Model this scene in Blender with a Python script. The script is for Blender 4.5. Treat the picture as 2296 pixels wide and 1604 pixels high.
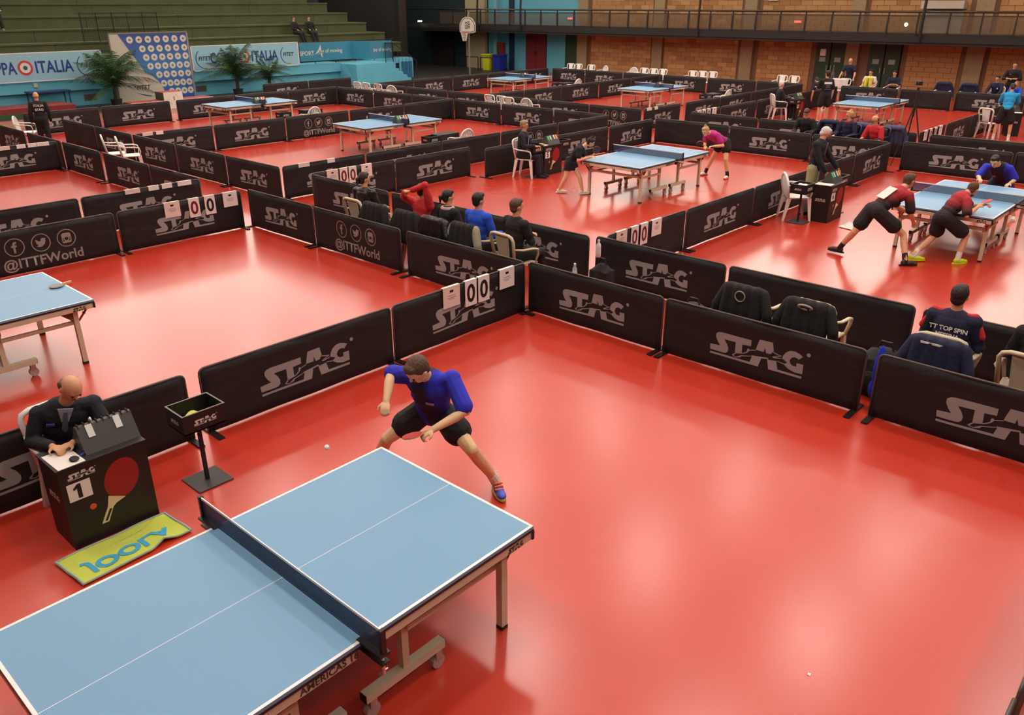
import bpy, bmesh, math, random
from math import sin, cos, pi, radians as R
from mathutils import Vector, Matrix, Quaternion
random.seed(7)
D = bpy.data
for o in list(D.objects): D.objects.remove(o)
SC = bpy.context.scene
COL = SC.collection
# ------------------------------------------------------------------ camera
# world axes: x runs along the tables' length, y along their width, z up
cd = D.cameras.new('camera'); cam = D.objects.new('camera', cd); COL.objects.link(cam)
cd.sensor_width = 36; cd.lens = 36*1821.085/2296; cd.clip_end = 300; cd.clip_start = .05
cam.location = (0, 0, 3.8532)
cam.rotation_euler = (Matrix.Rotation(-R(47.45), 4, 'Z') @ Matrix.Rotation(R(90)-.4123995, 4, 'X') @ Matrix.Rotation(-.0018998, 4, 'Z')).to_euler()
SC.camera = cam
# ------------------------------------------------------------------ world, exposure
W = D.worlds.new('world'); SC.world = W; W.use_nodes = True
W.node_tree.nodes['Background'].inputs[0].default_value = (1, .93, .84, 1)
W.node_tree.nodes['Background'].inputs[1].default_value = .05
vs = SC.view_settings
vs.view_transform = 'Standard'; vs.look = 'None'; vs.gamma = 1; vs.use_curve_mapping = False
vs.exposure = 0.0
LAMP_W, LAMP_E, WIN_E = 34.0, 17.0, 7.0     # lamp beam (W), lamp lens glow, high windows
# ------------------------------------------------------------------ materials
MATS = {}
def mat(name, col=(.5, .5, .5), rough=.5, metal=0, spec=.5, emit=0, alpha=1, bump=0, bscale=20, var=0, vscale=8, coat=0):
    if name in MATS: return MATS[name]
    m = D.materials.new(name); m.use_nodes = True; MATS[name] = m
    nt = m.node_tree; b = nt.nodes['Principled BSDF']; I = b.inputs
    c4 = (*col, 1)
    I['Base Color'].default_value = c4; I['Roughness'].default_value = rough; I['Metallic'].default_value = metal
    I['Specular IOR Level'].default_value = spec; I['Alpha'].default_value = alpha; I['Coat Weight'].default_value = coat
    if emit:
        I['Emission Color'].default_value = c4; I['Emission Strength'].default_value = emit
    if bump or var:
        tc = nt.nodes.new('ShaderNodeTexCoord')
    if bump:
        n = nt.nodes.new('ShaderNodeTexNoise'); n.inputs['Scale'].default_value = bscale; n.inputs['Detail'].default_value = 4
        nt.links.new(tc.outputs['Object'], n.inputs['Vector'])
        bm_ = nt.nodes.new('ShaderNodeBump'); bm_.inputs['Strength'].default_value = bump; bm_.inputs['Distance'].default_value = .02
        nt.links.new(n.outputs['Fac'], bm_.inputs['Height']); nt.links.new(bm_.outputs['Normal'], I['Normal'])
    if var:
        n = nt.nodes.new('ShaderNodeTexNoise'); n.inputs['Scale'].default_value = vscale; n.inputs['Detail'].default_value = 3
        nt.links.new(tc.outputs['Object'], n.inputs['Vector'])
        h = nt.nodes.new('ShaderNodeHueSaturation'); h.inputs['Color'].default_value = c4
        mr = nt.nodes.new('ShaderNodeMapRange'); mr.inputs['From Min'].default_value = .3; mr.inputs['From Max'].default_value = .7
        mr.inputs['To Min'].default_value = 1-var; mr.inputs['To Max'].default_value = 1+var
        nt.links.new(n.outputs['Fac'], mr.inputs['Value']); nt.links.new(mr.outputs['Result'], h.inputs['Value'])
        nt.links.new(h.outputs['Color'], I['Base Color'])
    return m
def lin(r, g, b):   # srgb 0-255 to linear
    return tuple((x/255/12.92 if x <= 10 else ((x/255+.055)/1.055)**2.4) for x in (r, g, b))
def gradmat(name, stops, axis=2, lo=0., hi=1., rough=.8, noise=0):
    # colour ramp over the object's own height (dyed cloth)
    if name in MATS: return MATS[name]
    m = D.materials.new(name); m.use_nodes = True; MATS[name] = m; nt = m.node_tree; b = nt.nodes['Principled BSDF']
    b.inputs['Roughness'].default_value = rough
    tc = nt.nodes.new('ShaderNodeTexCoord'); sp = nt.nodes.new('ShaderNodeSeparateXYZ'); nt.links.new(tc.outputs['Object'], sp.inputs[0])
    mr = nt.nodes.new('ShaderNodeMapRange'); mr.inputs['From Min'].default_value = lo; mr.inputs['From Max'].default_value = hi
    nt.links.new(sp.outputs[axis], mr.inputs['Value'])
    cr = nt.nodes.new('ShaderNodeValToRGB'); nt.links.new(mr.outputs['Result'], cr.inputs['Fac'])
    while len(cr.color_ramp.elements) < len(stops): cr.color_ramp.elements.new(.5)
    for e, (p, c) in zip(cr.color_ramp.elements, stops): e.position = p; e.color = (*c, 1)
    nt.links.new(cr.outputs['Color'], b.inputs['Base Color'])
    return m
# ------------------------------------------------------------------ mesh builder
class MB:
    def __init__(s): s.v = []; s.f = []
    def add(s, vs, fs):
        k = len(s.v); s.v += [tuple(x) for x in vs]; s.f += [tuple(i+k for i in f) for f in fs]; return s
    def box(s, c, d, rz=0, M=None, bev=0):
        x, y, z = d[0]/2, d[1]/2, d[2]/2
        vs = [Vector((a*x, b*y, e*z)) for e in (-1, 1) for a, b in ((-1, -1), (1, -1), (1, 1), (-1, 1))]
        m = Matrix.Translation(c) @ (M.to_4x4() if M else Matrix.Rotation(rz, 4, 'Z'))
        return s.add([m @ v for v in vs], [(3, 2, 1, 0), (4, 5, 6, 7), (0, 1, 5, 4), (1, 2, 6, 5), (2, 3, 7, 6), (3, 0, 4, 7)])
    def bx(s, x0, x1, y0, y1, z0, z1): return s.box(((x0+x1)/2, (y0+y1)/2, (z0+z1)/2), (x1-x0, y1-y0, z1-z0))
    def tube(s, p, q, r, r2=None, n=8, caps=True):
        return s.path([p, q], [r, r if r2 is None else r2], n, caps)
    def path(s, pts, rs, n=8, caps=True, flat=1.0):
        pts = [Vector(p) for p in pts]
        if not isinstance(rs, (list, tuple)): rs = [rs]*len(pts)
        k = len(s.v); prev = None
        for i, p in enumerate(pts):
            t = (pts[min(i+1, len(pts)-1)]-pts[max(i-1, 0)]).normalized()
            if prev is None:
                a = t.cross(Vector((0, 0, 1)))
                if a.length < 1e-3: a = t.cross(Vector((0, 1, 0)))
            else:
                a = prev - t*prev.dot(t)
            a.normalize(); b = t.cross(a); prev = a
            for j in range(n):
                w = 2*pi*j/n; s.v.append(tuple(p+(a*cos(w)+b*sin(w)*flat)*rs[i]))
        for i in range(len(pts)-1):
            for j in range(n):
                s.f.append((k+i*n+j, k+i*n+(j+1) % n, k+(i+1)*n+(j+1) % n, k+(i+1)*n+j))
        if caps:
            s.f.append(tuple(k+j for j in range(n-1, -1, -1))); s.f.append(tuple(k+(len(pts)-1)*n+j for j in range(n)))
        return s
    def ball(s, c, r, n=10, m=6, M=None):
        r = r if isinstance(r, (tuple, list)) else (r, r, r); c = Vector(c); k = len(s.v)
        T = M or Matrix.Identity(3)
        s.v.append(tuple(c+T @ Vector((0, 0, r[2]))))
        for i in range(1, m):
            for j in range(n):
                a, b = pi*i/m, 2*pi*j/n
                s.v.append(tuple(c+T @ Vector((r[0]*sin(a)*cos(b), r[1]*sin(a)*sin(b), r[2]*cos(a)))))
        s.v.append(tuple(c+T @ Vector((0, 0, -r[2])))); e = len(s.v)-1
        for j in range(n):
            s.f.append((k, k+1+j, k+1+(j+1) % n)); s.f.append((e, e-n+(j+1) % n, e-n+j))
            for i in range(m-2):
                q = k+1+i*n; s.f.append((q+j, q+n+j, q+n+(j+1) % n, q+(j+1) % n))
        return s
    def lathe(s, prof, c=(0, 0, 0), n=14, sx=1, sy=1):
        k = len(s.v)
        for r, z in prof:
            for j in range(n): s.v.append((c[0]+r*sx*cos(2*pi*j/n), c[1]+r*sy*sin(2*pi*j/n), c[2]+z))
        for i in range(len(prof)-1):
            for j in range(n): s.f.append((k+i*n+j, k+i*n+(j+1) % n, k+(i+1)*n+(j+1) % n, k+(i+1)*n+j))
        s.f.append(tuple(k+j for j in range(n-1, -1, -1))); s.f.append(tuple(k+(len(prof)-1)*n+j for j in range(n)))
        return s
    def prism(s, pts, z0, z1, M=None):
        n = len(pts); vs = [Vector((x, y, z)) for z in (z0, z1) for x, y in pts]
        if M: vs = [M @ v for v in vs]
        return s.add(vs, [tuple(range(n-1, -1, -1)), tuple(range(n, 2*n))]+[(i, (i+1) % n, n+(i+1) % n, n+i) for i in range(n)])
    def grid(s, fn, nu, nv, th=0):
        k = len(s.v)
        for i in range(nu+1):
            for j in range(nv+1): s.v.append(tuple(fn(i/nu, j/nv)))
        for i in range(nu):
            for j in range(nv):
                a = k+i*(nv+1)+j; s.f.append((a, a+nv+1, a+nv+2, a+1))
        return s
    def mesh(s, name, m, smooth=False, tri=False):
        me = D.meshes.new(name); me.from_pydata(s.v, [], s.f); me.materials.append(m)
        if tri:
            b = bmesh.new(); b.from_mesh(me); bmesh.ops.triangulate(b, faces=b.faces[:]); b.to_mesh(me); b.free()
        if smooth: me.polygons.foreach_set('use_smooth', [True]*len(me.polygons))
        me.update(); return me
    def build(s, name, m, parent=None, loc=(0, 0, 0), rz=0, smooth=False, tri=False):
        return inst(name, s.mesh(name, m, smooth, tri), parent, loc, rz)
def inst(name, me, parent=None, loc=(0, 0, 0), rz=0):
    o = D.objects.new(name, me); COL.objects.link(o); o.location = loc; o.rotation_euler = (0, 0, rz)
    if parent: o.parent = parent
    return o
def tag(o, label, cat, group=None, kind=None):
    if label: o['label'] = label
    if cat: o['category'] = cat
    if group: o['group'] = group
    if kind: o['kind'] = kind
    return o
def thing(name, label, cat, loc=(0, 0, 0), rz=0, group=None):
    o = inst(name, None, None, loc, rz); o.empty_display_size = .1
    return tag(o, label, cat, group)
def struct(o): o['kind'] = 'structure'; return o
def solid(o, th, off=0):
    m = o.modifiers.new('solid', 'SOLIDIFY'); m.thickness = th; m.offset = off; return o
def bevel(o, w=.01, seg=2):
    m = o.modifiers.new('bevel', 'BEVEL'); m.width = w; m.segments = seg; m.limit_method = 'ANGLE'; return o
def subd(o, n=1):
    m = o.modifiers.new('sub', 'SUBSURF'); m.levels = n; m.render_levels = n; return o
def copy_tree(o, loc=None, rz=None, parent=None, skip=()):
    c = o.copy(); COL.objects.link(c); c.parent = parent
    if loc is not None: c.location = loc
    if rz is not None: c.rotation_euler = (0, 0, rz)
    for ch in o.children:
        if ch.name.split('.')[0] not in skip: copy_tree(ch, parent=c)
    return c
TXT = {}
def text_mesh(body, size=1., m=None, bold=0, shear=0, align='CENTER', sx=1.):
    key = (body, size, m.name if m else '', bold, shear, align, sx)
    if key in TXT: return TXT[key]
    c = D.curves.new('t', 'FONT'); c.body = body; c.size = size; c.align_x = align; c.align_y = 'CENTER'; c.shear = shear
    c.offset = bold; c.extrude = 0; c.resolution_u = 3
    o = D.objects.new('t', c); COL.objects.link(o)
    bpy.context.view_layer.update()
    me = D.meshes.new_from_object(o.evaluated_get(bpy.context.evaluated_depsgraph_get()))
    D.objects.remove(o); me.name = 'lettering'
    for v in me.vertices: v.co.x *= sx
    me.materials.clear()
    if m: me.materials.append(m)
    TXT[key] = me
    return me
FACE = {   # rotation that turns text (x right, y up) to stand on a face looking towards ...
    '-y': (pi/2, 0, 0), '-x': (pi/2, 0, -pi/2), 'up': (0, 0, 0), '+x': (pi/2, 0, pi/2)}
def text(name, body, size, m, loc, face='-y', parent=None, bold=0, shear=0, align='CENTER', rot=None, sx=1.):
    o = inst(name, text_mesh(body, size, m, bold, shear, align, sx), parent, loc)
    o.rotation_euler = rot if rot else FACE[face]
    return o
def flat_polys(polys, name, m, cuts=None):
    """flat outline shapes (x, z) at y=0 as one mesh; cut into strips so they can follow a fold"""
    b = bmesh.new()
    for P in polys:
        try: b.faces.new([b.verts.new((x, 0, z)) for x, z in P])
        except ValueError: pass
    b.normal_update(); bmesh.ops.triangulate(b, faces=b.faces[:])
    if cuts:
        for x in cuts:
            g = b.verts[:]+b.edges[:]+b.faces[:]
            bmesh.ops.bisect_plane(b, geom=g, plane_co=(x, 0, 0), plane_no=(1, 0, 0))
    for f in b.faces:
        f.normal_update()
        if f.normal.y > 0: f.normal_flip()
    me = D.meshes.new(name); b.to_mesh(me); b.free(); me.materials.append(m); return me
def ring(cx, cz, r0, r1, n=28, sx=1):
    out = []
    for i in range(n):
        a, b = 2*pi*i/n, 2*pi*(i+1)/n
        out.append([(cx+r0*cos(a)*sx, cz+r0*sin(a)), (cx+r1*cos(a)*sx, cz+r1*sin(a)), (cx+r1*cos(b)*sx, cz+r1*sin(b)), (cx+r0*cos(b)*sx, cz+r0*sin(b))])
    return out
def disc(cx, cz, r, n=22): return [[(cx+r*cos(2*pi*i/n), cz+r*sin(2*pi*i/n)) for i in range(n)]]
# ================================================================== SETTING
WU, WV, CZ = 39.5, 36.3, 11.5      # far brick wall, bleacher front, ceiling height
FLOOR = mat('red_sport_floor', lin(206, 46, 34), .2, spec=.95, coat=.3)
nt = FLOOR.node_tree; b = nt.nodes['Principled BSDF']; b.inputs['Coat Roughness'].default_value = .22
tc = nt.nodes.new('ShaderNodeTexCoord')
b.inputs['Roughness'].default_value = .26
n2 = nt.nodes.new('ShaderNodeTexNoise'); n2.inputs['Scale'].default_value = .8; n2.inputs['Detail'].default_value = 3
cr = nt.nodes.new('ShaderNodeValToRGB'); cr.color_ramp.elements[0].color = (*lin(184, 50, 32), 1); cr.color_ramp.elements[1].color = (*lin(198, 58, 38), 1)
cr.color_ramp.elements[0].position = .1; cr.color_ramp.elements[1].position = .9
nt.links.new(tc.outputs['Object'], n2.inputs['Vector']); nt.links.new(n2.outputs['Fac'], cr.inputs['Fac']); nt.links.new(cr.outputs['Color'], b.inputs['Base Color'])
struct(MB().bx(-7, WU, -7, 31.0, -.1, 0).build('floor', FLOOR))
GREENF = mat('green_floor_border', lin(52, 92, 48), .4, var=.15)
MATRED = mat('dark_red_mat', lin(128, 40, 44), .6, var=.1)
struct(MB().bx(-7, WU, 31.0, 33.4, -.1, 0).build('floor_border', mat('brown_floor', lin(150, 84, 60), .35, var=.1)))
struct(MB().bx(-7, WU, 33.4, 46, -.1, 0).build('floor_edge', mat('grey_floor', lin(50, 44, 42), .5)))
# thick mat lying by the bleacher wall, left
t = thing('crash_mat', 'low dark red and green mat lying along the blue bleacher wall', 'mat', (10.2, 34.9, 0))
MB().bx(-4, 2.3, -.9, .42, .16, .34).build('mat_cover', MATRED, t); MB().bx(-4, 2.3, -.92, .42, .0, .16).build('mat_base', GREENF, t)
WHITEW = mat('pale_ceiling', lin(236, 232, 226), .9)
struct(MB().bx(-7, WU+.5, -7, 46.3, CZ, CZ+.2).build('ceiling', WHITEW))
DARKW = mat('dark_upper_wall', lin(92, 84, 76), .9, var=.08)
struct(MB().bx(-7.3, -7, -7, 46.3, 0, CZ).build('wall_near', DARKW))
struct(MB().bx(-7, WU, -7.3, -7, 0, CZ).build('wall_right', DARKW))
# ---- far wall (u = 39.5): brick below and above the gallery, blue at its left end
CONC = mat('grey_concrete', lin(150, 132, 100), .85, bump=.2, bscale=14, var=.1)
MORT = mat('mortar_backing', lin(120, 92, 66), .9)
struct(MB().bx(WU, WU+.3, -7, 31.0, 0, CZ).build('wall_back', MORT))
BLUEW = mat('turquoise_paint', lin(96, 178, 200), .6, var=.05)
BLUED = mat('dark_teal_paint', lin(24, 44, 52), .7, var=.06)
wb = D.objects['wall_back']
struct(MB().bx(WU, WU+.3, 31.0, 38.2, 0, CZ).build('wall_corner', BLUEW))
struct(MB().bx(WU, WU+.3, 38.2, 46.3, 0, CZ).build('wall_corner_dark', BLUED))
BR = D.materials.new('warm_brick'); BR.use_nodes = True; MATS['warm_brick'] = BR; nt = BR.node_tree; b = nt.nodes['Principled BSDF']; b.inputs['Roughness'].default_value = .9
ge = nt.nodes.new('ShaderNodeNewGeometry'); cr = nt.nodes.new('ShaderNodeValToRGB')
cr.color_ramp.elements[0].color = (*lin(150, 108, 66), 1); cr.color_ramp.elements[1].color = (*lin(190, 148, 98), 1)
e = cr.color_ramp.elements.new(.12); e.color = (*lin(160, 118, 74), 1)
e = cr.color_ramp.elements.new(.8); e.color = (*lin(180, 138, 90), 1)
nt.links.new(ge.outputs['Random Per Island'], cr.inputs['Fac']); nt.links.new(cr.outputs['Color'], b.inputs['Base Color'])
PILL = [(25.28, 25.9), (20.07, 20.7), (14.89, 15.46), (9.73, 10.41), (30.3, 31.0), (4.4, 5.1)]
DOORS = [(15.46, 16.88), (13.03, 14.43)]
def free(v0, v1, z, low):
    for a, c in PILL:
        if v1 > a-.02 and v0 < c+.02: return False
    if low and z < 2.3:
        for a, c in DOORS:
            if v1 > a and v0 < c: return False
    return True
spots = []
for low, z0, z1 in ((True, 0, 2.25), (False, 2.65, 5.0)):
    z = z0; k = 0
    while z < z1-.05:
        v = 2.0+(k % 2)*.27
        while v < 30.6:
            if free(v+.01, v+.53, z, low): spots.append((v+.27, z+.105, low))
            else:
                for a, c in ((v+.01, v+.26), (v+.28, v+.53)):
                    if free(a, c, z, low): spots.append(((a+c)/2, z+.105, 'h'))
            v += .54
        z += .21; k += 1
spots.sort(key=lambda q: (q[0] > 30 or q[1] > 3.8 or q[1] < .5, q[0]))
bm_full = MB().bx(-.03, .012, -.263, .263, -.1, .1).mesh('brick', BR); bm_half = MB().bx(-.03, .012, -.125, .125, -.1, .1).mesh('brick', BR)
rest = MB()
for i, (v, z, k) in enumerate(spots):
    d = random.uniform(-.006, .004)
    if i < 298: inst('brick', bm_half if k == 'h' else bm_full, wb, (WU+d, v, z))
    else:
        w = .125 if k == 'h' else .263; rest.bx(WU-.03+d, WU+.012, v-w, v+w, z-.1, z+.1)
o = rest.build('far_bricks', BR, wb); o['kind'] = 'stuff'
for a, c in PILL:
    o = MB().bx(WU-.16, WU+.01, a, c, 0, CZ).build('pillar', CONC, wb)
# green double doors under the gallery
GRN = mat('dark_green_door', lin(38, 62, 40), .45, var=.08)
BLK = mat('black_gap', (.004, .004, .004), .8)
PAP = mat('white_paper', lin(232, 228, 220), .8)
for i, (a, c) in enumerate(DOORS):
    dr = struct(MB().bx(WU-.03, WU+.02, a, c, 0, 2.3).build('door_%d' % (i+1), BLK))
    w = (c-a)/2
    for k in (0, 1):
        lf = MB().bx(WU-.09, WU-.04, a+k*w+.03, a+(k+1)*w-.03, .02, 2.26).build('door_leaf', GRN, dr)
        MB().bx(WU-.10, WU-.09, a+k*w+w*.3, a+k*w+w*.7, 1.3, 1.5).build('notice', mat('notice_grey', lin(150, 160, 150), .7), lf)
        MB().bx(WU-.12, WU-.09, a+k*w+(.08 if k else w-.12), a+k*w+(.12 if k else w-.08), .9, 1.15).build('handle', mat('steel', (.55, .55, .55), .3, 1), lf)
    if i == 0: MB().bx(WU-.101, WU-.092, c-.48, c-.22, 1.55, 1.85).build('poster', PAP, dr)
# narrow dark green door and red double door in the blue corner
MB().bx(WU-.05, WU+.02, 31.0, 31.95, 0, 2.3).build('door_3', GRN)['kind'] = 'structure'
RED = mat('dark_red_door', lin(118, 34, 40), .5, var=.06)
dr = struct(MB().bx(WU-.02, WU+.02, 33.4, 35.03, 0, 2.3).build('door_4', BLK))
for k in (0, 1):
    lf = MB().bx(WU-.07, WU-.02, 33.42+k*.81, 34.2+k*.81, .02, 2.28).build('door_leaf', RED, dr)
    MB().bx(WU-.1, WU-.07, 34.12+k*.15, 34.16+k*.15, .95, 1.15).build('handle', mat('black_metal', (.01, .01, .01), .4), lf)
struct(MB().bx(WU-.12, WU, 36.0, 36.35, 0, 6).build('trim_1', mat('navy_post', lin(28, 44, 74), .6)))
struct(MB().bx(WU-.3, WU, 37.2, 37.5, 0, 6).build('trim_2', mat('pale_blue_post', lin(120, 180, 200), .6)))
struct(MB().bx(WU-.25, WU+.02, 38.3, 40.0, 0, 6).build('pillar_cream', mat('cream_plaster', lin(176, 166, 128), .8, var=.06)))
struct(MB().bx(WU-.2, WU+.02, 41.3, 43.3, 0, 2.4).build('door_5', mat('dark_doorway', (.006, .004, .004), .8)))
# ---- gallery along the far wall
BLKM = mat('gallery_black', lin(30, 28, 26), .6)
GALW = mat('gallery_fascia', lin(40, 36, 32), .8)
gal = struct(MB().bx(37.9, WU+.1, -7, 44, 2.2, 2.62).build('gallery', GALW))
MB().bx(37.86, 37.9, -7, 44, 2.3, 2.44).build('fascia_rail', BLKM, gal)
rail = MB(); rail.tube((37.88, -7, 3.47), (37.88, 44, 3.47), .045, n=8)
tag(rail.build('gallery_rail', mat('dark_steel_rail', lin(70, 66, 62), .3, .8), gal), None, None)
MB().bx(37.86, 37.9, -7, 44, 3.3, 3.34).build('lower_rail', BLKM, gal)
post = MB().box((0, 0, .43), (.05, .05, .88)).mesh('rail_post', BLKM)
MESHP = mat('rail_panel_mesh', lin(96, 82, 62), .7, alpha=.42)
pan = MB().box((0, 0, 0), (.012, 1.02, .56)).mesh('rail_panel', MESHP)
pfr = MB()
for y, z, dy, dz in ((0, .3, 1.08, .03), (0, -.3, 1.08, .03), (-.54, 0, .03, .6), (.54, 0, .03, .6)): pfr.box((0, y, z), (.03, dy, dz))
pfr = pfr.mesh('panel_frame', mat('panel_frame', lin(92, 78, 60), .6))
for i in range(32):
    v = 2.5+i*1.2
    inst('rail_post', post, gal, (37.88, v, 2.6)); p = inst('rail_panel', pan, gal, (37.88, v+.6, 2.98)); inst('panel_frame', pfr, gal, (37.88, v+.6, 2.98))
for v in (11.9, 22.3, 34.0, 37.5):      # curved steel ribs of the gallery
    m = MB().path([(37.8+.25*((z-3)/2.4)**2, v, z) for z in [2.3+.25*i for i in range(16)]], .06, 6); m.build('gallery_rib', BLKM, gal)
# roller shutter and signs on the upper wall
t = thing('roller_shutter', 'pale metal roller shutter behind the gallery railing', 'shutter', (WU-.1, 11.6, 2.65))
MB().box((-.22, 0, 1.08), (.5, 1.66, .3)).build('shutter_box', mat('shutter_grey', lin(186, 178, 162), .5), t)
for i in range(9): MB().box((-.05, 0, .05+i*.115), (.05, 1.55, .105)).build('slat', mat('shutter_slat', lin(170, 168, 158), .5), t)
o = tag(MB().box((0, 0, 0), (.06, .45, .5)).build('wall_sign', mat('sign_white', lin(200, 190, 170), .7), None, (WU-.08, 19.3, 4.15)), 'white panel high on the brick wall above the gallery', 'sign')
EXIT = mat('exit_sign_red', lin(255, 120, 110), .5, emit=2.2)
for k, (u, v, z, w) in enumerate(((39.4, 17.95, 3.0, .45), (39.4, 31.6, 3.0, .45))):
    tag(MB().box((0, 0, 0), (.06, w*.7, .1)).build('exit_sign', EXIT, None, (u, v, z)), ('small red illuminated sign on brick wall behind gallery railing', 'small red illuminated sign at the blue corner of the gallery')[k], 'exit sign', 'illuminated exit signs')
tag(MB().ball((0, 0, 0), .08).build('wall_lamp', mat('lamp_glow', lin(255, 244, 226), .5, emit=2), None, (37.9, 12.55, 2.98)), 'small glowing white lamp on the gallery railing', 'lamp')
tag(MB().box((0, 0, 0), (.1, .3, .08)).build('emergency_lamp', mat('lamp_glow2', (1, 1, 1), .5, emit=6), None, (37.7, 42.6, 2.75)), 'small white lamp glowing in the dark corner', 'lamp')
# ---- bleachers (v = 36.3 and beyond)
BLUEL = mat('bleacher_blue', lin(100, 190, 216), .6, var=.05, vscale=1.5)
CONG = mat('mossy_concrete', lin(80, 88, 56), .9, bump=.15, bscale=10, var=.12, vscale=1.5)  # olive base darkened so the bleachers stay dim under the added roof panels
bl = struct(MB().bx(-7, 26.6, WV+.18, WV+1.2, 0, .62).build('wall_bleacher', BLUEL))
MB().bx(-7, 26.6, WV, WV+1.2, .62, 1.06).build('ledge', BLUEL, bl)
ba = MB().bx(26.6, 29.0, 35.0, WV+1.2, 0, 1.0).build('bastion', BLUEL, bl)
MB().bx(29.0, 32.0, 36.9, WV+1.2, 0, 1.05).build('bastion_end', BLUEL, bl)
for i in range(6): MB().bx(29.0+i*.27, 29.27+i*.27, 35.2, 36.9, 0, 1.0-.17*(i+1)).build('step', BLUEL, bl)
MB().bx(31.15, 31.9, 36.86, 36.9, 0, .85).build('bay_door', mat('bay_dark_blue', lin(40, 110, 140), .6), bl)
MB().bx(30.75, 30.95, 36.84, 36.9, 0, .8).build('bay_gap', BLK, bl)
MB().bx(-7, 32, WV+1.2, 45.9, 0, 1.05).build('deck', CONG, bl)
te = [(37.4, 1.86, 31.6), (38.25, 2.35, 31.2), (39.1, 2.85, 30.6), (39.95, 3.35, 30.0), (40.8, 3.85, 29.3), (41.65, 4.35, 28.6), (42.5, 4.85, 27.9)]
for k, (v, z, ue) in enumerate(te):
    x = -7
    while x < ue-.1:
        L = min(random.uniform(3.2, 4.6), ue-x); L = L if ue-x-L > .8 else ue-x
        tr = MB().bx(x+.006, x+L-.006, v, 45.9, z-.5, z-.07).build('tier_block', CONG, bl)
        MB().bx(x+.006, x+L-.006, v-.05, 45.9, z-.07, z).build('tier_tread', CONG, tr); x += L
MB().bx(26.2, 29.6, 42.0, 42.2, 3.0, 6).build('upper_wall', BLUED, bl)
# stair railing beside the bleachers
for nm, lab, pts in (('stair_rail', 'black metal railing down the steps at the end of the bleachers', ((28.6, 35.1, 1.0), (29.1, 35.1, 1.0), (30.7, 35.1, .05))),):
    t = thing(nm, lab, 'railing', pts[0])
    P = [Vector(q)-Vector(pts[0]) for q in pts]
    MB().path([q+Vector((0, 0, .95)) for q in P], .025, 6).build('handrail', BLKM, t)
    for q in P: MB().tube(q, q+Vector((0, 0, .95)), .022, n=6).build('post', BLKM, t)
    for i in range(14):
        f = i/13*2; a = P[int(min(f, 1))] if f < 1 else P[1]; c = P[1] if f < 1 else P[2]; q = a.lerp(c, f if f < 1 else f-1)
        MB().tube(q+Vector((0, 0, .08)), q+Vector((0, 0, .95)), .009, n=5).build('baluster', BLKM, t)
t = thing('ledge_railing', 'black tubular railing along the top of the blue bleacher ledge', 'railing', (0, WV+.05, 1.06))
MB().tube((9, 0, 1.0), (30.2, 0, 1.0), .025, n=6).build('handrail', BLKM, t)
for i in range(18): MB().tube((9+i*1.24, 0, 0), (9+i*1.24, 0, 1.0), .02, n=6).build('post', BLKM, t)
# crowd fence standing on the tiers
FEN = mat('fence_black', lin(34, 34, 28), .5)
t = thing('barrier_fence', 'black barred metal fence standing on the concrete tiers behind the backdrop', 'fence', (14.85, 38.0, 2.36))
for k in range(6): MB().tube((k*.66, .02*(k % 2), 0), (k*.66, .02*(k % 2), 1.15), .025, n=6).build('post', FEN, t)
for z in (.05, 1.12): MB().tube((0, 0, z), (3.3, 0, z), .022, n=6).build('rail', FEN, t)
for k in range(38): MB().tube((.05+k*.087, 0, .05), (.05+k*.087, 0, 1.12), .007, n=4).build('bar', FEN, t)
# dark stuff under the gallery corner: unlit hall end
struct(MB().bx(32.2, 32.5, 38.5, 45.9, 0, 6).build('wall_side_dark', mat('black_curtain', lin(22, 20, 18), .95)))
# ---- ceiling lamps, added roof glow panels, high windows
LMP = mat('lamp_diffuser', (1, .94, .83), .5, emit=LAMP_E)
HOUS = mat('lamp_housing', lin(190, 188, 184), .5)
dif = MB().lathe([(.3, 0), (.46, .05), (.46, .2), (.3, .26)], n=16).mesh('diffuser', LMP); hou = MB().lathe([(.2, .26), (.2, .4), (.05, .45)], n=12).tube((0, 0, .4), (0, 0, 2.1), .015).mesh('housing', HOUS)
ld = D.lights.new('lamp_beam', 'AREA'); ld.shape = 'DISK'; ld.size = .8; ld.energy = LAMP_W; ld.color = (1, .94, .84); ld.spread = R(128)
for iu, u in enumerate((0.5, 5.3, 10.1, 14.9, 19.7, 24.5, 29.3, 34.1)):
    for iv, v in enumerate((-3.5, .5, 4.6, 9.0, 13.8, 18.2, 23.0, 27.6)):
        t = thing('ceiling_lamp', 'round white pendant lamp high over the courts', 'ceiling lamp', (u, v, 9.3), 0, 'round lamps under the ceiling')
        inst('diffuser', dif, t); inst('housing', hou, t); inst('lamp_beam', ld, t, (0, 0, -.02))
WIN = mat('high_window_glass', (1, .92, .8), .5, emit=WIN_E)
for i, (a, c) in enumerate(((5.3, 9.5), (10.6, 14.7), (15.6, 19.9), (20.9, 25.1), (26.1, 30.1))):
    w = struct(MB().bx(WU-.03, WU+.05, a, c, 7.5, 9.9).build('window_%d' % (i+1), WIN))
    f = MB(); f.bx(WU-.07, WU-.03, a-.05, c+.05, 7.42, 7.5); f.bx(WU-.07, WU-.03, a-.05, c+.05, 9.9, 9.98)
    for k in range(4): f.bx(WU-.07, WU-.03, a+(c-a)*k/3-.03, a+(c-a)*k/3+.03, 7.5, 9.9)
    f.build('window_frame', BLKM, w)
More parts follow.
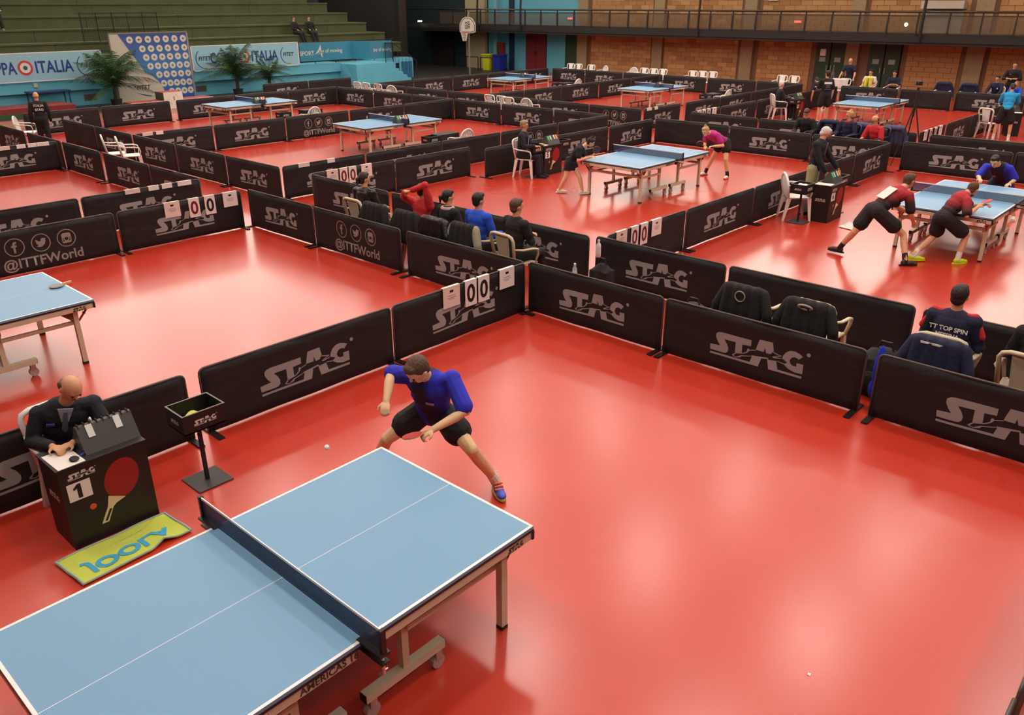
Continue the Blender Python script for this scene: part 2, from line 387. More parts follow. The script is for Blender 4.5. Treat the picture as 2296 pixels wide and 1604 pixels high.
for i in range(7):  # left-wall window band, added to lay a pale sheen on the floor
    a = 3.0+i*4.2
    w = struct(MB().bx(a, a+3.7, 45.95, 46.05, 9.2, 11.3).build('window_%d' % (i+6), WIN))
    f = MB(); f.bx(a-.06, a+3.76, 45.9, 45.95, 9.1, 9.2); f.bx(a-.06, a+3.76, 45.9, 45.95, 11.3, 11.4)
    for k in range(4): f.bx(a+3.7*k/3-.03, a+3.7*k/3+.03, 45.9, 45.95, 9.2, 11.3)
    f.build('window_frame', BLKM, w)
struct(MB().bx(-7, WU+.3, 46, 46.3, 0, 9.2).build('wall_left', DARKW)); struct(MB().bx(-7, WU+.3, 46.06, 46.3, 9.2, CZ).build('wall_left_upper', DARKW))
ROOF_GLOW = mat('roof_light_glass', (1, .93, .82), .5, emit=1.7)  # glowing ceiling panels, added to brighten the left court's floor reflection
for i in range(6):
    for j in range(4):
        struct(MB().bx(9.4+i*4.3, 13.2+i*4.3, 29.2+j*3.5, 32.4+j*3.5, CZ-.03, CZ+.02).build('window_%d' % (20+i*4+j), ROOF_GLOW))  # added glow panels, numbered on after the windows
# ================================================================== BARRIERS
STAG = [[(-0.55, 0.29), (-0.425, 0.301), (-0.457, 0.337), (-0.487, 0.393), (-0.486, 0.432), (-0.458, 0.455), (-0.416, 0.463), (-0.058, 0.464), (-0.058, 0.393), (-0.16, 0.386), (-0.155, 0.285), (-0.237, 0.269), (-0.24, 0.391), (-0.383, 0.388), (-0.342, 0.339), (-0.321, 0.292), (-0.325, 0.252), (-0.347, 0.231), (-0.377, 0.225), (-0.543, 0.226)], [(0.033, 0.497), (0.184, 0.501), (0.204, 0.408), (0.193, 0.393), (0.172, 0.365), (0.122, 0.361), (0.112, 0.393), (0.102, 0.418), (0.098, 0.389), (0.093, 0.367), (0.001, 0.37), (0.012, 0.421)], [(-0.031, 0.282), (0.078, 0.288), (0.051, 0.184), (-0.541, 0.178), (-0.542, 0.202), (-0.05, 0.209)], [(0.144, 0.299), (0.161, 0.295), (0.203, 0.299), (0.247, 0.305), (0.272, 0.214), (0.548, 0.214), (0.545, 0.188), (0.171, 0.186)], [(0.531, 0.439), (0.49, 0.393), (0.467, 0.406), (0.435, 0.407), (0.405, 0.387), (0.392, 0.355), (0.403, 0.325), (0.428, 0.307), (0.473, 0.308), (0.472, 0.351), (0.547, 0.352), (0.55, 0.243), (0.459, 0.237), (0.391, 0.256), (0.344, 0.284), (0.336, 0.299), (0.371, 0.324), (0.306, 0.353), (0.317, 0.395), (0.344, 0.437), (0.388, 0.467), (0.441, 0.473), (0.491, 0.46)], [(-0.272, 0.232), (-0.231, 0.268), (-0.14, 0.29), (-0.099, 0.318), (-0.095, 0.354), (-0.081, 0.36), (-0.068, 0.348), (0.001, 0.368), (0.003, 0.359), (-0.067, 0.34), (-0.079, 0.323), (-0.095, 0.304), (-0.138, 0.281), (-0.227, 0.26), (-0.251, 0.229), (-0.22, 0.221), (-0.165, 0.255), (-0.051, 0.281), (-0.03, 0.295), (-0.028, 0.286), (-0.05, 0.274), (-0.158, 0.246), (-0.162, 0.231), (-0.219, 0.214), (-0.256, 0.222)], [(0.2, 0.4), (0.298, 0.376), (0.299, 0.367), (0.199, 0.389)], [(0.194, 0.342), (0.297, 0.383), (0.298, 0.374), (0.225, 0.344), (0.301, 0.355), (0.299, 0.346), (0.216, 0.33)], [(0.247, 0.305), (0.257, 0.311), (0.341, 0.301), (0.337, 0.291)], [(-0.031, 0.282), (-0.029, 0.293), (0.075, 0.305), (0.142, 0.314), (0.16, 0.304), (0.144, 0.299), (0.078, 0.288)]]+disc(.59, .475, .022, 12)
PW, PH = 2.30, .69
CLOTH = D.materials.new('black_barrier_cloth'); CLOTH.use_nodes = True; nt = CLOTH.node_tree; b = nt.nodes['Principled BSDF']
b.inputs['Base Color'].default_value = (*lin(31, 31, 33), 1); b.inputs['Roughness'].default_value = .62; b.inputs['Specular IOR Level'].default_value = .35
tc = nt.nodes.new('ShaderNodeTexCoord'); mp = nt.nodes.new('ShaderNodeMapping'); mp.inputs['Scale'].default_value = (.9, 1, 2.2); mp.inputs['Rotation'].default_value = (0, .35, 0)
oi = nt.nodes.new('ShaderNodeObjectInfo'); va = nt.nodes.new('ShaderNodeVectorMath'); va.operation = 'ADD'
mu = nt.nodes.new('ShaderNodeVectorMath'); mu.operation = 'SCALE'; mu.inputs['Scale'].default_value = 37
cx = nt.nodes.new('ShaderNodeCombineXYZ'); [nt.links.new(oi.outputs['Random'], cx.inputs[i]) for i in range(3)]
nt.links.new(cx.outputs[0], mu.inputs[0]); nt.links.new(tc.outputs['Object'], va.inputs[0]); nt.links.new(mu.outputs[0], va.inputs[1]); nt.links.new(va.outputs[0], mp.inputs['Vector'])
nz = nt.nodes.new('ShaderNodeTexNoise'); nz.inputs['Scale'].default_value = 1.6; nz.inputs['Detail'].default_value = 2.5; nz.inputs['Distortion'].default_value = .8
nt.links.new(mp.outputs[0], nz.inputs['Vector'])
bp = nt.nodes.new('ShaderNodeBump'); bp.inputs['Strength'].default_value = .5; bp.inputs['Distance'].default_value = .05
nt.links.new(nz.outputs['Fac'], bp.inputs['Height']); nt.links.new(bp.outputs['Normal'], b.inputs['Normal'])
LOGO = mat('silver_logo_print', lin(150, 154, 154), .5, spec=.4)
ICON = mat('grey_icon_print', lin(150, 146, 140), .55)
RIM = mat('barrier_rim', lin(78, 74, 70), .45)
FOOT = mat('black_foot', lin(18, 17, 16), .5)
def fold(x, z, k):
    w = (1-(2*x/PW)**2)
    return w*(.010*sin(2.4*x+k)*sin(pi*min(1, z/.69))+.006*sin(6.1*x+4*z+2*k))
def cloth_mesh(k):
    m = MB(); nx, nz_ = 22, 7; r = .07
    def P(i, j, s):
        x = -PW/2+PW*i/nx; z = .015+(PH-.015)*j/nz_
        if i in (0, nx) and j == nz_: x *= 1-.5*r/PW*1.2; z -= .022
        sag = .008*sin(pi*i/nx)*(1 if j == nz_ else 0)
        return (x, fold(x, z, k)+s*.007, z-sag)
    for s in (-1, 1):
        b0 = len(m.v)
        for i in range(nx+1):
            for j in range(nz_+1): m.v.append(P(i, j, s))
        for i in range(nx):
            for j in range(nz_):
                a = b0+i*(nz_+1)+j; q = (a, a+nz_+1, a+nz_+2, a+1); m.f.append(q if s < 0 else q[::-1])
    n = (nx+1)*(nz_+1)
    edge = [i*(nz_+1) for i in range(nx+1)]+[nx*(nz_+1)+j for j in range(1, nz_+1)]+[i*(nz_+1)+nz_ for i in range(nx-1, -1, -1)]+[j for j in range(nz_-1, 0, -1)]
    for i in range(len(edge)):
        a, c = edge[i], edge[(i+1) % len(edge)]; m.f.append((a, a+n, c+n, c))
    return m.mesh('cloth', CLOTH, smooth=True)
def on_cloth(me, k, off=.0095):
    for v in me.vertices: v.co.y = fold(v.co.x, v.co.z, k)-off
    return me
CUT = [-.6+.1*i for i in range(13)]
clo = [cloth_mesh(k) for k in (0.3, 2.1)]
logo = [on_cloth(flat_polys(STAG, 'logo', LOGO, CUT), k) for k in (0.3, 2.1)]
# round icons: letter f, bird, camera, each in a ring, and the handle below
fsh = [(-.40, .34), (-.40, .43), (-.425, .43), (-.425, .46), (-.40, .46), (-.40, .485), (-.385, .51), (-.345, .515), (-.345, .485), (-.365, .483), (-.37, .46), (-.345, .46), (-.348, .43), (-.37, .43), (-.37, .34)]
bird = [(-.075, .385), (-.03, .392), (-.055, .41), (-.075, .44), (-.06, .44), (-.08, .47), (-.07, .485), (-.03, .455), (0, .452), (.005, .48), (.03, .5), (.06, .49), (.085, .495), (.07, .47), (.07, .44), (.05, .4), (.01, .37), (-.04, .365)]
cam_ = [[(.31, .44), (.31, .49), (.33, .51), (.43, .51), (.45, .49), (.45, .44)], [(.31, .44), (.325, .44), (.325, .365), (.31, .37)], [(.45, .44), (.435, .44), (.435, .365), (.45, .37)], [(.31, .37), (.325, .35), (.435, .35), (.45, .37), (.435, .38), (.325, .38)]]+ring(.38, .42, .028, .046, 16)
icset = [ring(-.38, .43, .128, .142)+[fsh], ring(0, .43, .128, .142)+[bird], ring(.38, .43, .128, .142)+cam_]
icon_me = [[on_cloth(flat_polys(q, 'round_icon', ICON, CUT), k) for q in icset] for k in (0.3, 2.1)]
hm = text_mesh('@ITTFWorld', .21, ICON, bold=.004)
def handle(k):
    me = hm.copy()
    for v in me.vertices: x, y = v.co.x, v.co.y; v.co = (x, fold(x, y+.16, k)-.0095, y+.16)
    return me
hand = [handle(k) for k in (0.3, 2.1)]
rim = MB(); r = .055
rp = [(-PW/2, 0, .02), (-PW/2, 0, PH-r)]+[(-PW/2+r-r*cos(a), 0, PH-r+r*sin(a)) for a in (.4, .8, 1.2)]+[(-PW/2+r, 0, PH), (PW/2-r, 0, PH)]+[(PW/2-r+r*sin(a), 0, PH-r+r*cos(a)) for a in (.4, .8, 1.2)]+[(PW/2, 0, PH-r), (PW/2, 0, .02)]
rim = rim.path(rp, .0115, 6).mesh('rim', RIM, smooth=True)
foot = MB().bx(-.03, .03, -.2, .2, 0, .018).tube((0, 0, 0), (0, 0, .12), .014, n=6).mesh('foot', FOOT)
ORD = ['first', 'second', 'third', 'fourth', 'fifth', 'sixth', 'seventh']
KN = {'s': 'black barrier with silver logo', 'w': 'black barrier with round icons', 'p': 'plain black barrier'}
BAR = {}
def barrier_row(rid, axis, c, desc, segs):
    for i, sg in enumerate(segs):
        a, b_, ty = sg[:3]; cc = sg[3] if len(sg) > 3 else c
        L = abs(b_-a); m = (a+b_)/2
        pos, rz = ((m, cc, 0), 0) if axis == 'u' else ((cc, m, 0), -pi/2)
        t = thing('barrier', '%s, %s from left %s' % (KN[ty], ORD[i], desc), 'barrier', pos, rz+random.uniform(-.006, .006), 'black court barriers')
        k = (i+len(rid)) % 2
        sx = L/PW
        parts = [inst('cloth', clo[k], t), inst('rim', rim, t)]
        if ty == 's': parts.append(inst('logo', logo[k], t))
        if ty == 'w': parts += [inst('round_icon', q, t) for q in icon_me[k]]+[inst('lettering', hand[k], t)]
        for p in parts: p.scale.x = sx if p.name[:4] in ('clot', 'rim', 'rim.') else min(1, sx*1.02)
        for s in (-1, 1): inst('foot', foot, t, (s*(L/2-.03), 0, 0))
        BAR[(rid, i)] = t
barrier_row('R1', 'u', 6.88, 'in row behind nearest umpire', [(.65, 2.98, 's'), (3.13, 5.44, 's'), (5.48, 7.74, 's')])
barrier_row('R2', 'v', 7.82, 'right of the nearest court', [(6.86, 4.76, 's'), (4.72, 2.40, 's'), (2.28, -.03, 's'), (-.08, -2.4, 's')])
barrier_row('R3', 'v', 7.77, 'below the seated spectators, left court', [(13.76, 11.74, 's'), (11.68, 9.44, 'w'), (9.28, 6.92, 's')])
barrier_row('R4', 'u', 13.76, 'across the empty left court end', [(.6, 2.92, 's'), (2.96, 5.28, 'w'), (5.34, 7.6, 's')])
barrier_row('R5', 'u', 15.32, 'one line behind the empty left court', [(.7, 3.0, 's'), (3.04, 5.33, 's'), (5.39, 7.62, 's')])
barrier_row('R6', 'v', 7.67, 'on the left aisle', [(27.05, 24.85, 's'), (24.6, 22.36, 'p'), (22.24, 20.0, 's'), (19.84, 17.55, 's'), (17.5, 15.4, 's')])
barrier_row('R7', 'u', 22.42, 'at far left picture edge', [(3.0, 5.3, 's'), (5.36, 7.6, 's')])
barrier_row('C1', 'v', 9.38, 'left of the podium-side tables', [(26.8, 24.52, 'p'), (24.46, 22.2, 's'), (22.1, 19.8, 's'), (19.75, 17.45, 's'), (17.38, 15.24, 's')])
barrier_row('C2', 'u', 29.05, 'in front of the podium', [(9.05, 11.36, 's'), (11.46, 13.82, 's'), (14.07, 16.3, 's'), (16.34, 18.64, 'p'), (18.7, 20.98, 's')])
barrier_row('C3', 'u', 22.12, 'between the two empty left tables', [(9.46, 11.63, 's'), (11.7, 13.98, 's'), (14.03, 16.35, 'w'), (16.42, 18.65, 's'), (18.7, 20.9, 'p')])
barrier_row('C4', 'u', 15.22, 'behind the umpire of court five', [(9.45, 11.6, 's'), (11.66, 14.0, 's'), (14.04, 16.12, 'p'), (16.17, 18.5, 'w'), (18.56, 20.95, 'p')])
barrier_row('C5', 'u', 13.7, 'along the back of court five', [(9.42, 11.56, 's', 14.12), (11.6, 13.9, 's', 14.12), (13.95, 16.3, 'p', 13.66), (16.5, 18.88, 's'), (18.95, 21.08, 's')])
barrier_row('C6', 'v', 9.38, 'in line before the seated spectators', [(14.02, 11.66, 's'), (11.56, 9.34, 'p'), (9.3, 7.06, 's'), (6.98, 4.86, 's', 9.46), (4.8, 2.48, 'p', 9.46), (2.38, .1, 'p', 9.46)])
barrier_row('C7', 'u', 6.88, 'between court five and doubles court', [(9.58, 11.76, 'p'), (11.8, 14.16, 's'), (14.2, 16.5, 's'), (16.55, 18.95, 'p'), (19.0, 21.2, 's')])
barrier_row('C8', 'v', 20.96, 'beyond the two empty left tables', [(28.98, 26.65, 's'), (26.58, 24.36, 's'), (24.3, 22.06, 'p'), (22.0, 19.76, 's'), (19.68, 17.42, 's'), (17.36, 15.3, 's')])
barrier_row('C9', 'v', 21.3, 'behind magenta player and doubles court', [(13.72, 11.32, 'p'), (11.26, 8.94, 's'), (8.88, 6.96, 's'), (6.7, 4.3, 's', 21.6), (4.25, 1.9, 's', 21.7)])
barrier_row('D1', 'v', 22.85, 'on the near side of the far courts', [(29.0, 26.86, 's'), (26.8, 24.4, 's'), (24.35, 22.36, 's'), (22.2, 19.7, 'p'), (19.64, 17.42, 's'), (17.38, 15.3, 'w')])
barrier_row('D2', 'u', 15.25, 'right of the middle far table', [(22.95, 25.1, 's'), (25.5, 27.8, 's'), (27.85, 30.2, 's'), (30.26, 32.5, 'p'), (32.56, 34.6, 'p')])
barrier_row('D3', 'u', 22.3, 'between the two farthest tables', [(22.95, 25.0, 'p'), (25.05, 27.3, 's'), (27.36, 29.86, 's'), (29.96, 32.3, 's'), (32.36, 34.6, 's')])
barrier_row('D4', 'u', 29.1, 'behind the farthest table', [(22.95, 25.2, 'p'), (25.25, 27.6, 's'), (27.66, 29.95, 's'), (30.05, 32.35, 'p'), (32.4, 34.55, 's')])
barrier_row('D5', 'v', 34.78, 'before the wall-side white chairs', [(28.98, 26.86, 's'), (26.8, 24.5, 's'), (24.44, 22.2, 'p'), (22.14, 19.87, 's'), (19.77, 17.4, 's'), (17.34, 15.26, 'p')])
barrier_row('D6', 'u', 32.2, 'below the blue bleachers beside the palms', [(19.5, 21.76, 's'), (21.8, 24.1, 'p')])
barrier_row('D7', 'v', 23.28, 'behind the seated far coaches', [(13.72, 11.45, 's'), (11.4, 9.1, 's'), (9.05, 6.94, 'p'), (6.6, 4.3, 's'), (4.25, 1.9, 'p')])
barrier_row('D8', 'u', 13.72, 'behind the white-haired far umpire', [(23.4, 25.1, 's'), (25.15, 27.6, 's'), (27.7, 30.0, 's'), (30.06, 32.3, 'p'), (32.36, 34.6, 'p')])
barrier_row('D9', 'v', 35.0, 'before the green doors', [(13.7, 11.45, 's'), (11.4, 9.52, 'p', 35.2), (9.42, 7.1, 's', 35.4), (7.05, 4.7, 'p', 35.4)])
barrier_row('D10', 'u', 6.92, 'left of the turquoise-shirted man', [(23.45, 25.55, 'p'), (25.75, 28.1, 's'), (28.15, 30.4, 's'), (30.46, 32.8, 'p')])
barrier_row('N1', 'u', .2, 'in the bottom right corner', [(1.62, 3.92, 'p'), (3.99, 6.3, 'p')])
# ------------------------------------------------------------------ score and name cards hung over the barriers
CARD = mat('score_card_white', lin(232, 230, 226), .6); PINK = mat('name_card_pale', lin(226, 214, 208), .6)
INK = mat('black_ink', (.006, .006, .006), .6); INKR = mat('dark_red_ink', lin(110, 26, 40), .6); GREYI = mat('grey_ink', lin(150, 140, 140), .7)
def card_mesh(w, h, m):
    b_ = MB(); b_.bx(-w/2, w/2, -.021, -.019, PH-h+.012, PH+.014); b_.bx(-w/2, w/2, -.021, .021, PH+.013, PH+.016); b_.bx(-w/2, w/2, .019, .021, PH-.07, PH+.014)
    return b_
def cards(rid, idx, offs, place, back=False, red=(0,), emblem=INK):
    bt = BAR[(rid, idx)]; names = ('left name card', 'left zero score card', 'right zero score card', 'right name card')
    for j, x in enumerate(offs):
        sc = j in (1, 2)
        w, h = (.2, .33) if sc else (.28, .26)
        M_ = bt.matrix_basis @ Matrix.Rotation(pi if back else 0, 4, 'Z')
        nm = 'score_card' if sc else 'name_card'
        lab = ('white %s on the barrier %s' if sc else 'small %s with faint print, barrier %s') % (names[j], place)
        t = card_mesh(w, h, CARD if sc or j == 3 else PINK).build(nm, CARD if sc or j == 3 else PINK)
        tag(t, lab, 'card', 'cards hung on barriers')
        t.matrix_basis = bt.matrix_basis @ Matrix.Rotation(pi if back else 0, 4, 'Z') @ Matrix.Translation((-x if back else x, 0, 0))
        if back: continue
        if sc: text('digit', '0', .32, INKR if (j == 1 and 0 in red) or (j == 2 and 1 in red) else INK, (0, -.0225, PH-.165), "-y", t, bold=.008, sx=.9)
        else:
            for q, (z, ww) in enumerate(((-.1, .13), (-.125, .15), (-.145, .09))): MB().bx(-ww/2, ww/2, -.0222, -.0215, PH+z-.004, PH+z+.004).build('print_line', GREYI, t)
            MB().bx(-.03, .03, -.0222, -.0215, PH-.06, PH-.03).build('emblem', emblem, t)
cards('R1', 2, (-.22, .11, .34, .77), 'behind the lunging player', red=())
cards('R4', 2, (-.19, .21, .51, .91), 'at the end of the empty left court', red=(0,))
cards('C7', 0, (-.75, -.4, -.14, .21), 'between court five and doubles court', red=(0, 1), emblem=INKR)
cards('C5', 0, (-.58, -.3, -.07, .3), 'behind the woman in black jacket', red=(0, 1))
cards('D8', 0, (-.5, -.2, .1, .45), 'near the white-haired far umpire', red=(0, 1), emblem=INKR)
cards('D10', 0, (-.62, -.2, .2, .62), 'beside the far camera tripod', red=(0, 1), emblem=INKR)
cards('R5', 2, (-.2, .2, .46, .81), 'facing away, just behind the left court', back=True)
cards('R7', 1, (-.09, .3, .55, .8), 'facing away, at the far left edge', back=True)
cards('C3', 0, (-.76, -.43), 'facing away, near the two white chairs', back=True)
cards('C4', 0, (-.55, .15), 'facing away, below the near empty table', back=True)
cards('D2', 0, (-.8, -.4), 'facing away, right of the middle far table', back=True)
# ================================================================== TABLES
BLUE = mat('table_blue', lin(114, 164, 200), .42, spec=.4, bump=.02, bscale=300)
LINE = mat('table_line_white', lin(240, 240, 238), .5)
EDGE = mat('table_edge_black', lin(26, 26, 30), .5)
CREAM = mat('cream_steel', lin(208, 198, 170), .42)
DKBR = mat('brown_bracket', lin(110, 76, 52), .5)
RUB = mat('rubber_black', (.012, .012, .012), .6)
WHEEL = mat('caster_clear', lin(176, 158, 150), .25, spec=.7)
LOGOD = mat('apron_print', lin(60, 48, 40), .6)
RDBR = mat('red_latch', lin(150, 60, 44), .5)
def make_table():
    t = thing('table_tennis_table', '', 'table')
    Lh, Wh = 1.37, .7625
    for s in (-1, 1):
        x0, x1 = (-Lh, -.004) if s < 0 else (.004, Lh)
        tp = MB().bx(x0, x1, -Wh, Wh, .738, .76).build('table_top', BLUE, t)
        ln = MB()
        ln.bx(x0, x1, -Wh, -Wh+.02, .7595, .7612); ln.bx(x0, x1, Wh-.02, Wh, .7595, .7612)
        xe = s*Lh; ln.bx(min(xe, xe-s*.02), max(xe, xe-s*.02), -Wh, Wh, .7595, .7612)
        ln.build('border_line', LINE, tp)
        MB().bx(x0, x1, -.003, .003, .7595, .7612).build('centre_line', mat('table_line_thin', lin(206, 218, 236), .5), tp)
        e = MB(); e.bx(x0-.001, x1+.001, -Wh-.002, Wh+.002, .722, .7385); e.build('edge', EDGE, tp)
        ap = MB(); xo = s*(Lh-.004); xi = s*.06
        ap.bx(min(xo, xi), max(xo, xi), -Wh+.004, -Wh+.03, .662, .722); ap.bx(min(xo, xi), max(xo, xi), Wh-.03, Wh-.004, .662, .722)
        ap.bx(min(xo, xo-s*.026), max(xo, xo-s*.026), -Wh+.004, Wh-.004, .662, .722)
        ap.build('apron', CREAM, t)
        cc = MB()
        for sy in (-1, 1): cc.box((s*(Lh-.006), sy*(Wh-.006), .692), (.02, .02, .062))
        cc.build('corner_cap', EDGE, t)
        for sy in (-1, 1):
            lx, ly = s*(Lh-.2), sy*(Wh-.1)
            lg = MB().box((lx, ly, .345), (.052, .052, .64)).build('leg', CREAM, t); MB().box((lx, ly, .014), (.056, .056, .028)).build('leg_foot', RUB, lg)
            MB().prism([(0, 0), (.16, 0), (.06, -.09), (0, -.09)], -.02, .02, Matrix.Translation((lx-s*.02, ly, .66)) @ Matrix.Rotation(pi/2, 4, 'X') @ Matrix.Diagonal((-s, 1, 1, 1))).build('bracket', DKBR, lg)
            MB().path([(lx+s*.03, ly, .52), (lx+s*.12, ly, .62), (lx+s*.15, ly, .66)], .012, 6).tube((lx+s*.1, ly-.03, .6), (lx+s*.1, ly+.03, .6), .008).build('latch', RDBR, lg)
            px = s*.38; py = sy*(Wh-.17)
            MB().box((px, py, .42), (.05, .05, .52)).build('post', CREAM, t)
            bb = MB().box((s*.38, py, .17), (.62, .06, .06)).build('base_bar', CREAM, t)
            for e in (-1, 1):
                MB().box((s*.38+e*.312, py, .17), (.006, .058, .058)).build('end_cap', RUB, bb)
                wx = s*.38+e*.26
                w = MB(); w.tube((wx, py-.02, .05), (wx, py+.02, .05), .05, n=14); w.build('wheel', WHEEL, bb, smooth=False)
                MB().box((wx, py, .11), (.05, .056, .06)).build('fork', mat('caster_steel', (.5, .48, .45), .35, .8), bb)
            MB().box((s*.79, sy*(Wh-.14), .5), (.8, .03, .04)).build('side_rail', CREAM, t)
        MB().box((s*(Lh-.2), 0, .53), (.04, 1.28, .05)).build('cross_rail', CREAM, t)
        MB().box((s*.38, 0, .6), (.04, 1.2, .05)).build('cross_beam', DKBR, t)
    k = .085
    for (x, y, face) in ((Lh-.17, -Wh+.0015, 0), (-Lh+.13, -Wh+.0015, 0), (-Lh+.0015, -Wh+.16, 1), (-Lh+.0015, Wh-.16, 1)):
        me = TAB_LOGO; o = inst('apron_logo', me, t, (x, y, .66), -pi/2 if face else 0)
    text('apron_lettering', 'AMERICAS 16', .062, LOGOD, (-.23, -Wh+.0015, .692), '-y', t, bold=.0012)
    return t
TAB_LOGO = flat_polys([[(x*.13, (z-.16)*.15) for x, z in P] for P in STAG], 'apron_logo', LOGOD)
NETM = D.materials.new('net_mesh'); NETM.use_nodes = True; nt = NETM.node_tree; b = nt.nodes['Principled BSDF']
b.inputs['Base Color'].default_value = (*lin(52, 70, 104), 1); b.inputs['Roughness'].default_value = .8
tc = nt.nodes.new('ShaderNodeTexCoord'); br = nt.nodes.new('ShaderNodeTexBrick'); br.offset = 0; br.inputs['Scale'].default_value = 1
br.inputs['Brick Width'].default_value = .0125; br.inputs['Row Height'].default_value = .0125; br.inputs['Mortar Size'].default_value = .0024
sp = nt.nodes.new('ShaderNodeSeparateXYZ'); cb = nt.nodes.new('ShaderNodeCombineXYZ'); nt.links.new(tc.outputs['Object'], sp.inputs[0])
nt.links.new(sp.outputs[1], cb.inputs[0]); nt.links.new(sp.outputs[2], cb.inputs[1]); nt.links.new(cb.outputs[0], br.inputs['Vector'])
ma = nt.nodes.new('ShaderNodeMapRange'); ma.inputs['To Min'].default_value = .3; ma.inputs['To Max'].default_value = 1
nt.links.new(br.outputs['Fac'], ma.inputs['Value']); nt.links.new(ma.outputs['Result'], b.inputs['Alpha'])
TAPE = mat('net_tape', lin(236, 236, 234), .6); NPOST = mat('net_post_black', lin(22, 22, 24), .4); CHR = mat('chrome_screw', (.6, .6, .6), .25, 1)
def make_net():
    n = thing('table_net', '', 'net')
    MB().bx(-.002, .002, -.905, .905, .765, .9).build('net_mesh', NETM, n)
    MB().bx(-.0035, .0035, -.91, .91, .897, .9135).build('net_tape', TAPE, n)
    for s in (-1, 1):
        po = MB().box((0, s*.915, .835), (.03, .022, .165)).build('net_post', NPOST, n)
        MB().box((0, s*.83, .757), (.07, .2, .016)).box((0, s*.83, .7), (.05, .2, .014)).build('clamp', NPOST, po)
        MB().tube((0, s*.9, .62), (0, s*.9, .71), .012).tube((-.03, s*.9, .63), (.03, s*.9, .63), .007).build('clamp_screw', CHR, po)
    return n
tab0, net0 = make_table(), make_net()
TABS = [  # u, v, rotation, description
 (1.93, 3.60, .4, 'blue table tennis table in the foreground, cut by the bottom edge'),
 (1.85, 10.19, .2, 'blue table at the left edge with a bat lying on it'),
 (15.39, 10.09, .1, 'blue table between the two women players'),
 (15.57, 3.64, -.1, 'blue table of the doubles match at right'),
 (15.22, 18.74, -1.6, 'empty blue table left of centre, before the umpire of court five'),
 (15.18, 25.99, .4, 'empty blue table in front of the podium'),
 (28.69, 25.82, 0, 'farthest empty blue table below the red doors'),
 (28.77, 18.76, -.2, 'far empty blue table in front of the pillared brick wall'),
 (29.33, 10.39, -.3, 'far blue table behind the coaches, beside the tripod')]
ND = ['in the foreground', 'at the left edge', 'between the two women', 'of the doubles match', 'left of centre', 'before the podium', 'below the red doors', 'before the brick wall', 'behind the coaches']
for i, (u, v, a, lab) in enumerate(TABS):
    t = tab0 if i == 0 else copy_tree(tab0); t.location = (u, v, 0); t.rotation_euler = (0, 0, R(a)); tag(t, lab, 'table', 'table tennis tables')
    n = net0 if i == 0 else copy_tree(net0); n.location = (u, v, 0); n.rotation_euler = (0, 0, R(a)); tag(n, 'dark net with white top tape on the table '+ND[i], 'net', 'table tennis nets')
# ================================================================== CHAIRS
WPL = mat('white_plastic', lin(236, 234, 228), .35); IVP = mat('ivory_plastic', lin(206, 194, 164), .4)
def chair_geo(kind):
    """white plastic garden chair, front towards +x, seat height .43"""
    parts = []
    seat = MB().grid(lambda a, c: (-.2+.42*a, (c-.5)*(.42+.05*a), .43-.025*sin(pi*a)*sin(pi*c)+(.0 if a < .95 else -.02)), 8, 8)
    parts.append(('seat', seat, .02))
    for sx in (-1, 1):
        for sy in (-1, 1):
            x, y = (.19, .21) if sx > 0 else (-.19, .19)
            lg = MB().prism([(0, 0), (.075, 0), (.035, -.43), (.0, -.43)], -.02, .02, Matrix.Translation((x, sy*y, .43)) @ Matrix.Rotation(pi/2, 4, 'X') @ Matrix.Diagonal((1 if sx < 0 else -1, 1, 1, 1)) @ Matrix.Translation((-.03, 0, 0)))
            if sx < 0:
                for i in range(len(lg.v)):
                    q = lg.v[i]
                    if q[2] < .1: lg.v[i] = (q[0]-.06, q[1]+sy*.02, q[2])
            else:
                for i in range(len(lg.v)):
                    q = lg.v[i]
                    if q[2] < .1: lg.v[i] = (q[0]+.03, q[1]+sy*.03, q[2])
            parts.append(('leg', lg, 0))
    bk = lambda z: -.2-.17*(z-.43)
    if kind == 'fan':      # rounded back with open slats
        top = []
        for i in range(15):
            a = pi*i/14; top.append((bk(.62+.25*sin(a)), -.235*cos(a), .62+.25*sin(a)))
        rimp = [(bk(.43), -.19, .43)]+top+[(bk(.43), .19, .43)]
        parts.append(('back_frame', MB().path(rimp, .024, 6), 0))
        for k in range(-3, 4):
            y0, y1 = k*.045, k*.062; z1 = .62+.25*math.sqrt(max(0, 1-(y1/.235)**2))-.01
            parts.append(('slat', MB().box((bk((.44+z1)/2), (y0+y1)/2, (.44+z1)/2), (.012, .034, z1-.44), M=Matrix.Rotation(math.atan(-.17), 3, 'Y') @ Matrix.Rotation(-(y1-y0)/(z1-.44), 3, 'X')), 0))
    else:                  # square back: broad panel between two side openings
        rimp = [(bk(.43), -.2, .43), (bk(.8), -.235, .8), (bk(.85), -.21, .85), (bk(.87), -.15, .87), (bk(.87), .15, .87), (bk(.85), .21, .85), (bk(.8), .235, .8), (bk(.43), .2, .43)]
        parts.append(('back_frame', MB().path(rimp, .024, 6), 0))
        parts.append(('back_panel', MB().grid(lambda a, c: (bk(.45+.42*c)+.01*sin(pi*a), (a-.5)*(.2+.07*c), .45+.42*c), 6, 6), .014))
    for sy in (-1, 1):
        arm = [(bk(.68), sy*.23, .68), (-.1, sy*.265, .655), (.1, sy*.27, .645), (.19, sy*.262, .62), (.21, sy*.25, .54), (.19, sy*.225, .43)]
        parts.append(('armrest', MB().path(arm, [.02, .026, .028, .026, .022, .02], 6, flat=.6), 0))
    return parts
CH = {}
